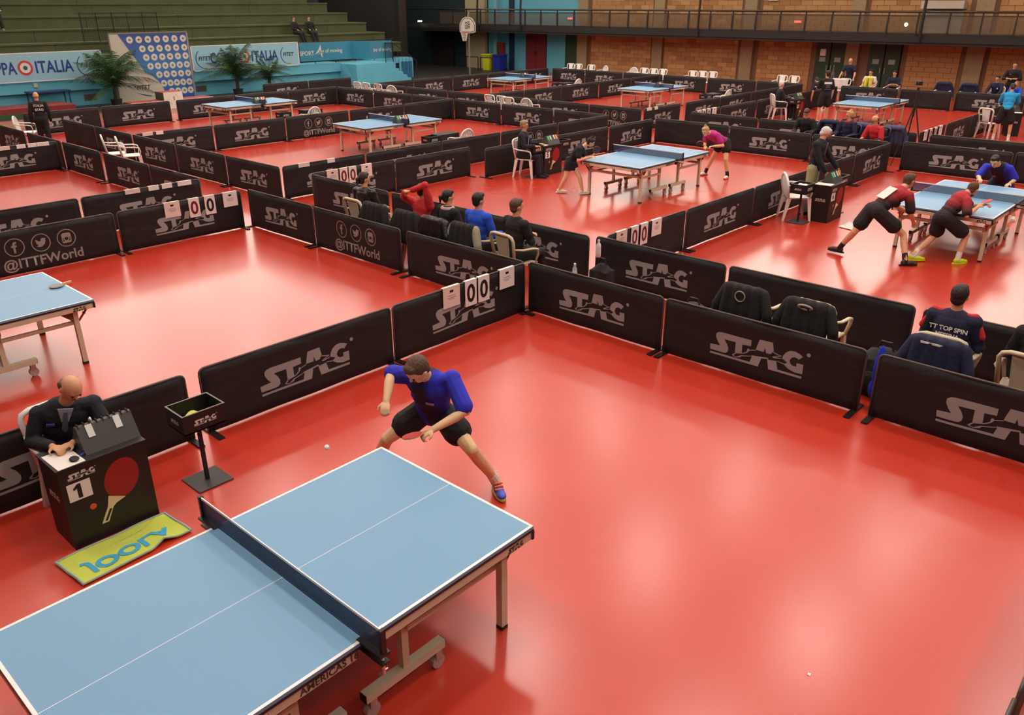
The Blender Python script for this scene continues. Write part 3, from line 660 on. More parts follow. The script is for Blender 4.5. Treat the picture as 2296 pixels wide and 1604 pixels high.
def make_chair(kind, m, arms=True):
    key = (kind, m.name)
    if key not in CH: CH[key] = [(n, g.mesh(n, m, smooth=(n in ('seat', 'armrest', 'back_frame', 'back_panel'))), th) for n, g, th in chair_geo(kind)]
    return CH[key]
def chair(kind, u, v, ang, label, group='white plastic chairs', m=None, arms=True):
    t = thing('plastic_chair', label, 'chair', (u, v, 0), R(ang), group)
    for n, me, th in make_chair(kind, m or WPL):
        if n == 'armrest' and not arms: continue
        o = inst(n, me, t)
        if th: solid(o, th)
    return t
# ================================================================== UMPIRE DESKS
DESK = mat('desk_black', lin(24, 22, 22), .5); DESKT = mat('desk_top_grey', lin(66, 66, 64), .5)
BATR = mat('printed_bat_red', lin(150, 24, 26), .6); BATW = mat('printed_bat_wood', lin(222, 208, 158), .6); BALLO = mat('printed_ball_orange', lin(220, 84, 30), .6)
LOGW = mat('white_logo_print', lin(206, 204, 202), .6)
def slogo(w, m, name='logo'): return flat_polys([[(x*w/1.1, (z-.34)*w/1.1) for x, z in P] for P in STAG], name, m)
L18, L12 = slogo(.2, LOGW), slogo(.13, LOGW)
def desk(u, v, rz, num, label):
    """black counter .66 x .36 x .7, printed front towards -y"""
    t = thing('umpire_desk', label, 'desk', (u, v, 0), R(rz), 'black umpire desks')
    w, d, h = .66, .38, .7
    MB().bx(-w/2, w/2, -d/2, d/2, .0, h-.015).build('desk_body', DESK, t)
    MB().bx(-w/2-.008, w/2+.008, -d/2-.008, d/2+.008, h-.015, h).build('desk_top', DESK, t)
    y = -d/2-.0015
    el = [(.105+.135*cos(a)*1.0+.02*sin(a), .455+.165*sin(a)) for a in [2*pi*i/30 for i in range(30)]]
    inst('printed_bat', flat_polys([el], 'printed_bat', BATR), t, (0, y, 0))
    hd = [(-.02, .345), (.105, .285), (.03, .262), (.0, .24), (-.055, .13), (-.11, .13), (-.04, .26)]
    inst('printed_handle', flat_polys([hd], 'printed_handle', BATW), t, (0, y-.0008, 0))
    inst('printed_grip_band', flat_polys([[(-.03, .235), (-.012, .23), (-.065, .14), (-.083, .145)]], 'printed_grip_band', DESK), t, (0, y-.0012, 0))
    inst('printed_ball', flat_polys(disc(-.14, .31, .025, 18), 'printed_ball', BALLO), t, (0, y, 0))
    inst('front_logo', L18, t, (-.17, y, .615))
    c = inst('number_card', flat_polys([[(-.29, .41), (-.12, .41), (-.12, .56), (-.29, .56)]], 'number_card', CARD), t, (0, y-.001, 0))
    
    if num == '1': inst('desk_number', flat_polys([[(-.018, -.06), (.014, -.06), (.014, .06), (-.012, .06), (-.045, .028), (-.04, .012), (-.018, .024)]], 'desk_number', INK), c, (-.205, -.001, .485))
    else: text('desk_number', num, .16, INK, (-.205, -.001, .485), '-y', c, bold=.004)
    o = inst('side_logo', L18, t, (-w/2-.0015, 0, .42), -pi/2)
    return t
FG = {'green': mat('number_green', lin(70, 200, 110), .5), 'orange': mat('number_orange', lin(244, 150, 70), .5), 'white': mat('number_white', lin(220, 226, 224), .5), 'lime': mat('towel_lime', lin(196, 216, 60), .7)}
def flipboard(u, v, z, rz, tabs, label):
    """flip-over score counter: wedge with rings along the ridge"""
    t = thing('flip_scoreboard', label, 'scoreboard', (u, v, z), R(rz), 'flip-over scoreboards')
    MB().prism([(-.13, 0), (.13, 0), (.02, .19), (-.02, .19)], -.21, .21, Matrix.Rotation(pi/2, 4, 'Z') @ Matrix.Rotation(pi/2, 4, 'X')).build('board', DESKT, t)
    for k in range(9): MB().path([(-.19+k*.047, -.025, .18), (-.19+k*.047, -.012, .205), (-.19+k*.047, .012, .205), (-.19+k*.047, .025, .18)], .006, 5).build('ring', RUB, t)
    for (x, c, w) in tabs:
        MB().box((x, -.048, .15), (w, .006, .1), M=Matrix.Rotation(-.53, 3, 'X')).build('number_card', FG[c], t)
    inst('logo', slogo(.08, LOGW), t, (.0, -.112, .03)).rotation_euler = (-.53, 0, 0)
    return t
def towel_box(u, v, rz, label, fill=None):
    t = thing('towel_box_stand', label, 'towel box', (u, v, 0), R(rz), 'towel boxes on stands')
    MB().bx(-.16, .16, -.16, .16, 0, .014).build('base_plate', DESKT, t)
    MB().box((0, 0, .3), (.03, .03, .58)).build('pole', RUB, t)
    bxm = MB(); bxm.bx(-.19, .19, -.15, .15, .57, .58)
    for a in ((-.19, .19, -.15, -.14), (-.19, .19, .14, .15), (-.19, -.18, -.14, .14), (.18, .19, -.14, .14)): bxm.bx(*a, .57, .74)
    bo = bxm.build('tray', DESK, t)
    r_ = MB()
    for a in ((-.192, .192, -.152, -.138), (-.192, .192, .138, .152), (-.192, -.178, -.138, .138), (.178, .192, -.138, .138)): r_.bx(*a, .74, .744)
    r_.build('tray_rim', mat('grey_rim', lin(110, 110, 106), .5), bo)
    inst('logo', L18, bo, (0, -.1515, .655)); inst('logo', L12, bo, (-.1915, 0, .655), -pi/2)
    return t
def towel_lump(u, v, z, m, label, s=1., grp=None):
    random.seed(int(u*100))
    g = MB().grid(lambda a, c: ((a-.5)*.26*s+.02*sin(7*c), (c-.5)*.18*s+.02*sin(5*a), z+.07*s*sin(pi*a)*sin(pi*c)*(1+.4*sin(9*a+3)*cos(8*c))), 12, 10)
    o = solid(g.build('towel', m, None, (u, v, 0), smooth=True), .01)
    return tag(o, label, 'towel', grp)
# ================================================================== PEOPLE
SKIN = mat('skin', lin(214, 164, 126), .55, spec=.3); SKINP = mat('skin_pale', lin(228, 190, 148), .55, spec=.3)
EYE = mat('eye_dark', lin(30, 22, 18), .3); LIP = mat('lips', lin(160, 92, 80), .5)
def cloth(name, rgb, r=.85): return mat('cloth_'+name, lin(*rgb), r, bump=.35, bscale=26)
C_ = dict(black=cloth('black', (26, 25, 26)), navy=cloth('navy', (28, 32, 62)), royal=cloth('royal', (34, 40, 178)), blue=cloth('blue', (30, 82, 206)), suit=cloth('suit', (24, 26, 36)),
          red=cloth('red', (196, 40, 46)), white=cloth('white', (228, 226, 220)), khaki=cloth('khaki', (170, 160, 122)), turq=cloth('turq', (30, 152, 206)), lime=cloth('lime', (204, 214, 90)),
          grey=cloth('grey', (110, 112, 116)), shirt=cloth('shirt', (168, 172, 190)), yellow=cloth('yellow', (222, 208, 60)), dgrey=cloth('dgrey', (54, 54, 58)), purple=cloth('purple', (54, 40, 140)))
HAIR = dict(dark=mat('hair_dark', lin(38, 28, 24), .6, bump=.6, bscale=60), brown=mat('hair_brown', lin(86, 62, 42), .6, bump=.6, bscale=60), black=mat('hair_black', lin(22, 18, 18), .5, bump=.6, bscale=60),
            blond=mat('hair_blond', lin(190, 160, 108), .6, bump=.6, bscale=60), white=mat('hair_white', lin(214, 210, 204), .7, bump=.5, bscale=60), grey=mat('hair_grey', lin(150, 132, 100), .6, bump=.5, bscale=60))
V3 = Vector
def remesh(o, vox, it=3):
    m = o.modifiers.new('skin', 'REMESH'); m.mode = 'VOXEL'; m.voxel_size = vox; m.use_smooth_shade = True
    s = o.modifiers.new('soft', 'SMOOTH'); s.factor = .5; s.iterations = it
    return o
def limb(m, pts, rs, n=10):
    pts = [V3(p) for p in pts]
    m.path(pts, rs, n)
    for p, r in zip(pts, rs): m.ball(p, r, n, 6)
def frame(x, z):
    z = z.normalized(); x = (x-z*x.dot(z)).normalized(); y = z.cross(x)
    return Matrix((x, y, z)).transposed()          # columns: side, fwd, up  (side x, y = z cross x)
def hand(m, w, d, nrm, s, curl=.6, side=1, fine=True):
    """palm and five unequal bent fingers; d: finger direction, nrm: palm normal"""
    d = d.normalized(); nrm = (nrm-d*nrm.dot(d)).normalized(); sd = d.cross(nrm)*side
    pc = w+d*.045*s
    m.ball(pc, (.040*s, .046*s, .017*s), 10, 6, Matrix((sd, d, nrm)).transposed())
    for k, ln in ((-1.5, .07), (-.5, .082), (.5, .078), (1.5, .06)):
        a = w+d*.078*s+sd*k*.0195*s; a1 = a+(d*cos(curl*.5)+nrm*sin(curl*.5))*ln*.45*s
        a2 = a1+(d*cos(curl*1.4)+nrm*sin(curl*1.4))*ln*.32*s; a3 = a2+(d*cos(curl*2.2)+nrm*sin(curl*2.2))*ln*.25*s
        limb(m, [a-d*.02*s, a, a1, a2, a3], [.0095*s, .0095*s, .009*s, .0085*s, .0075*s], 7)
    b0 = w+d*.025*s-sd*.03*s; b1 = b0+(d*.6-sd*.7+nrm*.3)*.035*s; b2 = b1+(d*.9-sd*.2+nrm*.4)*.03*s
    limb(m, [b0, b1, b2], [.012*s, .011*s, .009*s], 7)
def person(label, J, h=1.75, face=(1, 0, 0), vox=.012, skin=None, hair='brown', style='short', top='navy', sleeve=.55, bot='black', leg=.5, shoes='white', sole=None, socks=None, female=False, topmat=None, curl=.8, palms=None, eyes=True, sitting=False, group='people'):
    s = h/1.75; skin = skin or SKIN
    J = {k: V3(v) for k, v in J.items()}
    pel, nk, hd = J['pel'], J['neck'], J['head']
    if 'sL' not in J:
        raise ValueError
    base = V3((pel.x, pel.y, 0))
    t = thing('person', label, 'person', base, 0, group)
    L = {k: v-base for k, v in J.items()}
    pel, nk, hd = L['pel'], L['neck'], L['head']
    up = (nk-pel).normalized(); side = (L['sR']-L['sL']).normalized()
    F = frame(side, up); fw = F.col[1]
    side = F.col[0]
    ff = V3(face).normalized(); hu = (hd-nk).normalized(); hu = (hu+V3((0, 0, .6))).normalized()
    hs = ff.cross(hu).normalized(); hu = hs.cross(ff).normalized(); HF = Matrix((hs, ff, hu)).transposed()
    hw = .105*s if not female else .098*s
    hips = {'R': pel+side*.085*s, 'L': pel-side*.085*s}
    E = lambda m, c, r, k=1.: m.ball(c, (r[0]*s*k, r[1]*s*k, r[2]*s*k), 14, 8, F)
    wd = .92 if female else 1.
    TOR = [(pel+up*.02*s, (.15*(1.02 if female else 1), .105, .12)), (pel.lerp(nk, .3), (.132*wd, .098, .13)), (pel.lerp(nk, .55), (.148*wd, .108, .14)), (pel.lerp(nk, .78), (.165*wd, .105, .12)), (pel.lerp(nk, .9), (.13*wd, .085, .09))]
    # ---- body
    m = MB()
    for c, r in TOR: E(m, c, r, .9)
    limb(m, [nk-up*.05*s, nk.lerp(hd, .55)], [.06*s, .054*s])
    m.ball(hd+hu*.015*s, (.074*s, .092*s, .098*s), 16, 10, HF); m.ball(hd-hu*.06*s+ff*.024*s, (.052*s, .058*s, .056*s), 12, 8, HF)
    m.ball(hd-hu*.012*s+ff*.094*s, (.013*s, .018*s, .02*s), 8, 6, HF); m.ball(hd+hu*.03*s+ff*.076*s, (.05*s, .018*s, .014*s), 8, 6, HF)
    for e in (-1, 1): m.ball(hd+hs*e*.075*s-hu*.005*s-ff*.005*s, (.012*s, .02*s, .03*s), 8, 6, HF)
    for q in 'LR':
        sg = 1 if q == 'R' else -1
        sh, el, wr = L['s'+q], L['e'+q], L['w'+q]
        limb(m, [nk-up*.04*s+side*sg*.06*s, sh, sh.lerp(el, .5), el, el.lerp(wr, .35), wr], [.058*s, .056*s, .047*s, .039*s, .041*s, .028*s])
        d = wr-el; pn = V3(palms[q]) if palms and q in palms else (V3((0, 0, -1)) if abs(d.normalized().z) < .8 else -side*sg)
        hand(m, wr, d, pn, s, curl, sg)
        kn, an = L['k'+q], L['a'+q]
        limb(m, [hips[q], hips[q].lerp(kn, .5), kn, kn.lerp(an, .3), an], [.092*s, .074*s, .055*s, .056*s, .036*s])
        fd = L['f'+q].normalized() if False else None
    body = m.build('body', skin, t); remesh(body, vox, 4)
    # ---- feet
    for q in 'LR':
        kn, an = L['k'+q], L['a'+q]
        fd = J.get('f'+q); fd = V3(fd) if fd is not None else V3((fw.x, fw.y, 0))
        if fd.length < .2: fd = V3((ff.x, ff.y, 0))
        fd = V3((fd.x, fd.y, 0)).normalized(); sd = fd.cross(V3((0, 0, 1))); FM = Matrix((sd, fd, V3((0, 0, 1)))).transposed()
        gz = max(an.z-.085*s, .0); c0 = V3((an.x, an.y, gz))
        sm = MB(); sm.ball(c0+fd*-.02*s+V3((0, 0, .05*s)), (.038*s, .052*s, .052*s), 10, 6, FM); sm.ball(c0+fd*.07*s+V3((0, 0, .04*s)), (.044*s, .09*s, .04*s), 10, 6, FM); sm.ball(c0+fd*.14*s+V3((0, 0, .032*s)), (.044*s, .062*s, .03*s), 10, 6, FM)
        so = sm.build('shoe', shoes if not isinstance(shoes, str) else C_[shoes], t); remesh(so, max(vox, .01), 2)
        pts = [(.05*cos(a)*(1 if sin(a) > -.2 else .85)*s, (.055+.15*sin(a))*s) for a in [2*pi*i/16 for i in range(16)]]
        MB().prism(pts, 0, .018*s, Matrix.Translation(c0) @ FM.to_4x4()).build('sole', sole or C_['white'], so)
        if socks is not None:
            a = an+(kn-an).normalized()*.11*s; k = MB(); limb(k, [an-V3((0, 0, .02)), a], [.043*s, .044*s], 10); k.build('sock', socks, t)
    # ---- hair
    if style != 'none':
        hm = MB(); k = 1.0
        if style in ('short', 'bun', 'tail', 'bob'):
            hm.ball(hd+hu*.032*s-ff*.018*s, (.083*s, .095*s, .094*s), 16, 10, HF); hm.ball(hd-hu*.03*s-ff*.045*s, (.07*s, .052*s, .06*s), 12, 8, HF)
            hm.ball(hd+hu*.085*s+ff*.04*s, (.06*s, .05*s, .035*s), 12, 6, HF)
        if style == 'bun': hm.ball(hd+hu*.13*s-ff*.035*s, .035*s)
        if style == 'tail':
            limb(hm, [hd-ff*.09*s+hu*.03*s, hd-ff*.14*s, hd-ff*.13*s-hu*.1*s], [.028*s, .03*s, .014*s])
        if style == 'ring':           # bald on top
            for e in (-1, 1): hm.ball(hd+hs*e*.06*s-ff*.03*s-hu*.0*s, (.022*s, .05*s, .04*s), 10, 6, HF)
            hm.ball(hd-ff*.072*s-hu*.01*s, (.062*s, .028*s, .042*s), 12, 6, HF)
        if style == 'thin': hm.ball(hd+hu*.03*s-ff*.014*s, (.08*s, .093*s, .089*s), 16, 10, HF); hm.ball(hd-hu*.03*s-ff*.045*s, (.068*s, .05*s, .055*s), 12, 8, HF)
        remesh(hm.build('hair', HAIR[hair], t), max(vox, .009), 2)
    if eyes:
        for e in (-1, 1): MB().ball(hd+hs*e*.03*s+ff*.083*s+hu*.006*s, .0105*s, 8, 6).build('eye', EYE, t)
        MB().ball(hd+ff*.079*s-hu*.055*s, (.022*s, .008*s, .006*s), 10, 6, HF).build('mouth', LIP, t)
    # ---- top
    tm = topmat or C_[top]; m = MB()
    for i, (c, r) in enumerate(TOR): E(m, c, (r[0], r[1]*1.06, r[2]), 1.15 if i else 1.16)
    limb(m, [nk-up*.06*s, nk-up*.015*s], [.085*s, .066*s])
    for q in 'LR':
        sg = 1 if q == 'R' else -1; sh, el, wr = L['s'+q], L['e'+q], L['w'+q]
        if sleeve <= 1: P = [nk-up*.045*s+side*sg*.07*s, sh, sh.lerp(el, sleeve)]; Rr = [.07*s, .073*s, .075*s]
        else: P = [nk-up*.045*s+side*sg*.07*s, sh, sh.lerp(el, .55), el, el.lerp(wr, min(.93, sleeve-1))]; Rr = [.072*s, .076*s, .068*s, .062*s, .05*s]
        limb(m, P, Rr)
    sho = m.build('shirt' if sleeve <= 1 else 'jacket', tm, t); remesh(sho, vox, 3)
    # ---- bottom
    m = MB(); E(m, pel, (.158, .115, .115), 1.08)
    if leg == 'skirt':
        m.lathe([(.14*s, .12*s), (.165*s, 0), (.2*s, -.16*s), (.21*s, -.2*s)], pel, 16, 1, .8)
        for q in 'LR': limb(m, [hips[q], hips[q].lerp(L['k'+q], .35)], [.112*s, .105*s])
    else:
        for q in 'LR':
            kn, an = L['k'+q], L['a'+q]
            if leg <= 1: limb(m, [hips[q], hips[q].lerp(kn, leg*.6), hips[q].lerp(kn, leg)], [.112*s, .116*s, .122*s])
            else: limb(m, [hips[q], hips[q].lerp(kn, .5), kn, kn.lerp(an, .5), an+V3((0, 0, .02))], [.108*s, .095*s, .08*s, .072*s, .068*s])
    remesh(m.build('shorts' if leg != 'skirt' and leg <= 1 else ('skirt' if leg == 'skirt' else 'trousers'), C_[bot], t), vox, 3)
    t['hd'] = [*(hd+base)]; t['ff'] = [*ff]
    return t, dict(base=base, L=L, F=F, HF=HF, hd=hd, up=up, side=side, fw=fw, s=s)
ARM = {'lap': ((.06, .07, -.26), (.24, -.06, -.04)), 'hang': ((-.02, .07, -.28), (.05, .0, -.25)), 'cross': ((.09, .05, -.25), (.12, -.27, .06)), 'front': ((.1, .06, -.24), (.25, -.05, .02)), 'rail': ((.08, .1, -.27), (.16, .02, -.2)), 'hands': ((.05, .1, -.26), (.18, -.2, .02)), 'knees': ((.16, .06, -.22), (.22, -.05, -.12))}
def pose(u, v, ang, h=1.75, sit=None, lean=.08, arms=('hang', 'hang'), spread=.1, head=(.0, 0.), z=0, step=0, tuck=0):
    """joints of a standing or seated figure facing ang degrees"""
    s = h/1.75; f = V3((cos(R(ang)), sin(R(ang)), 0)); l = V3((-f.y, f.x, 0)); U_ = V3((0, 0, 1)); O = V3((u, v, z))
    J = {}
    pz = (sit+.09) if sit is not None else .93*s
    J['pel'] = O+U_*pz-(f*.08 if sit else f*0); d = f*sin(lean)+U_*cos(lean); J['neck'] = J['pel']+d*.51*s
    J['head'] = J['neck']+(d*.6+U_*.5+f*head[0]).normalized()*.175*s
    for q, sg in (('L', 1), ('R', -1)):
        sh = J['neck']-d*.05*s+l*sg*.185*s; J['s'+q] = sh
        a = arms[0 if q == 'L' else 1]; a = ARM[a] if isinstance(a, str) else a
        X = lambda w: f*w[0]*s+l*sg*w[1]*s+U_*w[2]*s
        J['e'+q] = sh+X(a[0]); J['w'+q] = J['e'+q]+X(a[1])
        if sit is not None:
            J['k'+q] = J['pel']+f*.42*s+l*sg*spread-U_*.03; J['a'+q] = J['k'+q]+f*(.04-tuck)-U_*(J['k'+q].z-z-.085*s)
        else:
            J['k'+q] = O+l*sg*spread*.9+U_*.5*s+f*(.03+sg*step*.5); J['a'+q] = O+l*sg*spread+U_*.085*s+f*sg*step
        J['f'+q] = f
    return J
def F3(ang, down=0.): return (cos(R(ang))*cos(down), sin(R(ang))*cos(down), -sin(down))
def badge(name, t, K, off, w, h_, m, back=False, txt=None, size=.08, rows=1):
    """flat print on chest or back"""
    L, up, side, fw, s = K['L'], K['up'], K['side'], K['fw'], K['s']
    dirn = -fw if back else fw; sd = side if back else -side
    c = L['pel'].lerp(L['neck'], off[1])+sd*off[0]+dirn*(off[2] if len(off) > 2 else .137*s)
    X = sd; Z = up; Y = -dirn
    M_ = Matrix((X, Y, Z)).transposed().to_4x4(); M_.translation = c
    if txt:
        o = inst(name, text_mesh(txt, size, m, bold=.002), t); o.matrix_basis = M_ @ Matrix.Rotation(pi/2, 4, 'X')
    else:
        if name == 'shirt_front': o = MB().prism([(-w/2, h_/2), (0, -h_/2), (w/2, h_/2)], -.004, .004, Matrix.Rotation(pi/2, 4, 'X')).build(name, m, t)
        elif name == 'tie': o = MB().prism([(-w*.3, h_/2), (-w*.5, -h_*.35), (0, -h_/2), (w*.5, -h_*.35), (w*.3, h_/2)], -.005, .005, Matrix.Rotation(pi/2, 4, 'X')).build(name, m, t)
        else: o = MB().box((0, 0, 0), (w, .008, h_)).build(name, m, t)
        o.matrix_basis = M_
    return o
def bat(t_label, wr, d, nrm, col, group='bats', rub=None):
    """table tennis bat gripped at wr, blade pointing along d"""
    d = V3(d).normalized(); nrm = V3(nrm); nrm = (nrm-d*nrm.dot(d)).normalized(); sd = d.cross(nrm)
    M_ = Matrix((sd, d, nrm)).transposed().to_4x4(); M_.translation = V3(wr)
    t = thing('table_tennis_bat', t_label, 'bat', (0, 0, 0), 0, group); t.matrix_basis = M_
    MB().box((0, .03, 0), (.026, .11, .022)).prism([(-.013, .08), (.013, .08), (.035, .11), (-.035, .11)], -.004, .004).build('handle', mat('bat_wood', lin(206, 176, 120), .5), t)
    bl = [(.075*cos(a), .17+.08*sin(a)) for a in [2*pi*i/24 for i in range(24)]]
    MB().prism(bl, -.003, .003).build('blade', mat('bat_wood', lin(206, 176, 120), .5), t)
    MB().prism([(x*.98, .17+(y-.17)*.98) for x, y in bl], .003, .006).build('rubber', rub or mat('rubber_red', lin(190, 36, 40), .5), t)
    MB().prism([(x*.98, .17+(y-.17)*.98) for x, y in bl], -.006, -.003).build('rubber', col, t)
    return t
RBK = mat('rubber_dark', lin(60, 62, 66), .5)
# ================================================================== DESKS, SCOREBOARDS, TOWEL BOXES
desk(1.84, 6.12, 0, '1', 'black umpire desk number one with printed red bat, before the nearest umpire')
desk(15.42, 12.98, 0, '5', 'black umpire desk number five with printed red bat, beside dark-suited umpire')
desk(15.5, 6.02, 0, '6', 'black desk with printed red bat before the standing umpire')
desk(29.0, 12.9, 0, '8', 'black far desk with printed red bat before the white-haired umpire')
desk(15.7, 23.25, 180, '2', 'low black umpire desk behind the chair at the podium table')
desk(15.0, 16.15, 180, '3', 'low black umpire desk at the empty table left of centre')
desk(28.45, 23.0, 180, '4', 'low black umpire desk at the farthest table below red doors')
desk(28.7, 16.05, 180, '7', 'low black umpire desk at the far table by the brick wall')
desk(29.95, 6.2, 20, '9', 'black umpire desk at the right edge behind the turquoise-shirted man')
WHT2 = [(-.12, 'white', .05), (.09, 'white', .05)]
GO = [(-.15, 'green', .06), (-.07, 'white', .04), (.06, 'white', .04), (.14, 'orange', .06)]
flipboard(1.97, 6.14, .7, 0, WHT2, 'black flip scoreboard with two white tabs on the nearest desk')
flipboard(15.55, 12.98, .7, 0, GO, 'black flip scoreboard with green and orange numbers on desk five')
flipboard(15.63, 6.02, .7, 0, GO, 'black flip scoreboard with green and orange numbers before standing umpire')
flipboard(29.1, 12.9, .7, 0, GO, 'small flip scoreboard with green number on the white-haired umpire\'s desk')
flipboard(30.05, 6.2, .7, 20, GO, 'small flip scoreboard on the desk at the right edge')
towel_box(2.70, 6.12, 0, 'black towel box on a stand right of the nearest umpire desk')
towel_box(14.86, 12.93, 0, 'black towel box on a stand left of desk five')
towel_box(15.98, 13.0, 0, 'black towel box just right of desk five')
towel_box(14.9, 6.28, 0, 'black towel box on stand before the white chair, holding white towel')
towel_box(16.1, 6.1, 0, 'black towel box right of the standing umpire, holding lime towel')
towel_box(28.55, 12.75, 0, 'black towel box before the white-haired far umpire')
towel_box(14.5, 22.95, 0, 'black towel box left of the desk at the podium table')
towel_box(14.22, 15.85, 0, 'black towel box left of the desk at the table left of centre')
towel_box(27.9, 15.9, 0, 'black towel box at the far table by the brick wall')
towel_box(27.8, 22.9, 0, 'black towel box at the farthest table below the red doors')
towel_lump(2.70, 6.12, .6, C_['lime'], 'lime green towel crumpled in the nearest towel box')
towel_lump(14.9, 6.28, .66, C_['white'], 'white towel bunched in the box before the white chair', 1.1)
towel_lump(16.1, 6.1, .66, C_['lime'], 'lime towel in the box right of the standing umpire', .9)
def paper(u, v, z, w, d, rz, label): return tag(MB().box((0, 0, 0), (w, d, .004)).build('paper_sheet', PAP, None, (u, v, z+.003), R(rz)), label, 'paper', 'score sheets')
paper(1.62, 6.08, .7, .2, .3, 2, 'white score sheet on the nearest umpire desk')
paper(15.2, 12.98, .7, .22, .28, 10, 'white score sheet on desk five')
paper(15.28, 6.02, .7, .22, .3, 5, 'white score sheet on the desk before the standing umpire')
paper(28.78, 12.9, .7, .26, .28, 0, 'white score sheet on the far white-haired umpire\'s desk')
paper(29.75, 6.1, .7, .3, .28, 20, 'white score sheet on the desk at the right edge')
tag(MB().ball((0, 0, .012), (.035, .045, .012)).build('stopwatch', RUB, None, (1.67, 6.0, .705)), 'small black stopwatch lying on the nearest score sheet', 'stopwatch')
tag(MB().tube((0, 0, .008), (.1, .05, .008), .006).build('pen', mat('blue_pen', lin(40, 60, 190), .4), None, (1.72, 6.02, .705)), 'blue pen on the nearest umpire desk', 'pen')
# ================================================================== CHAIRS
FV = 90
for (k, u, v, a, lab) in [
 ('fan', 15.15, 6.48, -50, 'white armchair left of the standing umpire'),
 ('sq', 14.78, 13.08, -70, 'white plastic chair under the umpire of court five'),
 ('sq', 1.82, 6.5, -85, 'white plastic chair under the nearest umpire'),
 ('sq', 28.42, 13.25, -45, 'white chair under the white-haired far umpire'),
 ('fan', 15.25, 22.62, 90, 'white slatted chair seen from behind at the podium table'),
 ('fan', 15.05, 15.62, 90, 'white slatted chair seen from behind, left of court five umpire'),
 ('fan', 28.6, 22.66, 90, 'white slatted chair at the farthest table below red doors'),
 ('fan', 28.62, 15.62, 90, 'white slatted chair at the far table by the brick wall'),
 ('sq', 8.5, 21.15, -20, 'left of two white chairs on the left aisle'),
 ('sq', 8.62, 20.6, -20, 'right of two white chairs on the left aisle'),
 ('fan', 8.35, 26.75, -30, 'white chair left of the walking man in black'),
 ('sq', 21.75, 28.3, 0, 'first from left of four white chairs behind podium table'),
 ('sq', 21.75, 27.72, 0, 'second from left of four white chairs behind podium table'),
 ('sq', 21.75, 26.98, 0, 'third from left of four white chairs behind podium table'),
 ('fan', 21.7, 26.2, 20, 'rightmost slatted chair of four white chairs behind podium table'),
 ('sq', 21.72, 20.75, 0, 'first from left of four white chairs in the centre back'),
 ('sq', 21.7, 20.15, 0, 'second from left of four white chairs in the centre back'),
 ('sq', 21.55, 19.72, 5, 'third from left of four white chairs in the centre back'),
 ('fan', 21.75, 19.1, 10, 'rightmost slatted chair of four white chairs in the centre back'),
 ('sq', 35.5, 28.55, 180, 'first white chair from left along the brick wall'),
 ('sq', 35.5, 28.02, 180, 'second white chair from left along the brick wall'),
 ('sq', 35.45, 27.15, 180, 'third white chair from left along the brick wall'),
 ('fan', 35.45, 26.3, 160, 'fourth chair from left along the brick wall, slatted back'),
 ('fan', 35.4, 24.4, 190, 'first, slatted, of four white chairs before the first pillar'),
 ('sq', 35.35, 23.8, 180, 'second of four white chairs before the first pillar'),
 ('sq', 35.35, 23.26, 180, 'third of four white chairs before the first pillar'),
 ('sq', 35.35, 22.72, 180, 'fourth of four white chairs before the first pillar'),
 ('sq', 35.4, 21.1, 180, 'left of three white chairs before the brick wall'),
 ('sq', 35.45, 20.6, 180, 'middle of three white chairs before the brick wall'),
 ('sq', 35.5, 20.1, 180, 'right of three white chairs before the brick wall'),
 ('sq', 35.8, 16.8, 180, 'left of two white chairs left of the green doors'),
 ('sq', 35.8, 16.25, 180, 'right of two white chairs left of the green doors')]:
    chair(k, u, v, a, lab)
ivory = [('sq', 8.32, 10.98, 0, 'ivory chair under the woman in the black puffer jacket'), ('sq', 8.3, 10.3, 0, 'ivory chair with a red and black jacket draped over it'),
 ('sq', 8.3, 9.55, 0, 'ivory chair under the spectator in red'), ('sq', 8.32, 8.94, 0, 'ivory chair under the spectator with a ponytail'),
 ('sq', 8.36, 8.34, 0, 'ivory chair under the spectator in bright blue'), ('sq', 8.38, 7.62, -5, 'ivory chair under the spectator in black'),
 ('sq', 8.52, 3.95, 0, 'chair under the left black jacket behind the barrier'), ('sq', 8.6, 3.2, 0, 'chair under the right black jacket behind the barrier'),
 ('sq', 8.48, 1.86, 0, 'chair under the man in the navy and red top'), ('sq', 8.5, 1.12, 0, 'ivory chair at the right edge with woven back'),
 ('sq', 22.25, 9.55, 150, 'chair under the far coach in black'), ('sq', 22.25, 9.0, 180, 'chair under the far navy swoosh jacket'), ('sq', 22.25, 8.4, 150, 'chair under the blond far coach'), ('sq', 22.25, 7.65, 150, 'chair under the bald man in red'),
 ('sq', 35.95, 14.05, 180, 'chair under the white cloth before the green doors'), ('sq', 36.0, 13.0, 180, 'chair under the man with a yellow towel'), ('sq', 36.0, 12.05, 180, 'chair under the seated man in navy and yellow'),
 ('fan', 36.0, 10.1, 180, 'chair under the left navy jacket by the brick wall'), ('fan', 36.0, 9.2, 180, 'chair under the right navy jacket by the brick wall'), ('sq', 36.3, 8.3, 180, 'chair under the seated man in blue sleeves'), ('sq', 28.9, 6.6, -20, 'white chair behind the turquoise-shirted man')]
for (k, u, v, a, lab) in ivory: chair(k, u, v, a, lab, 'chairs of spectators', IVP if 8 < u < 9 else (mat('dark_plastic', lin(40, 44, 66), .5) if u < 23 else WPL))
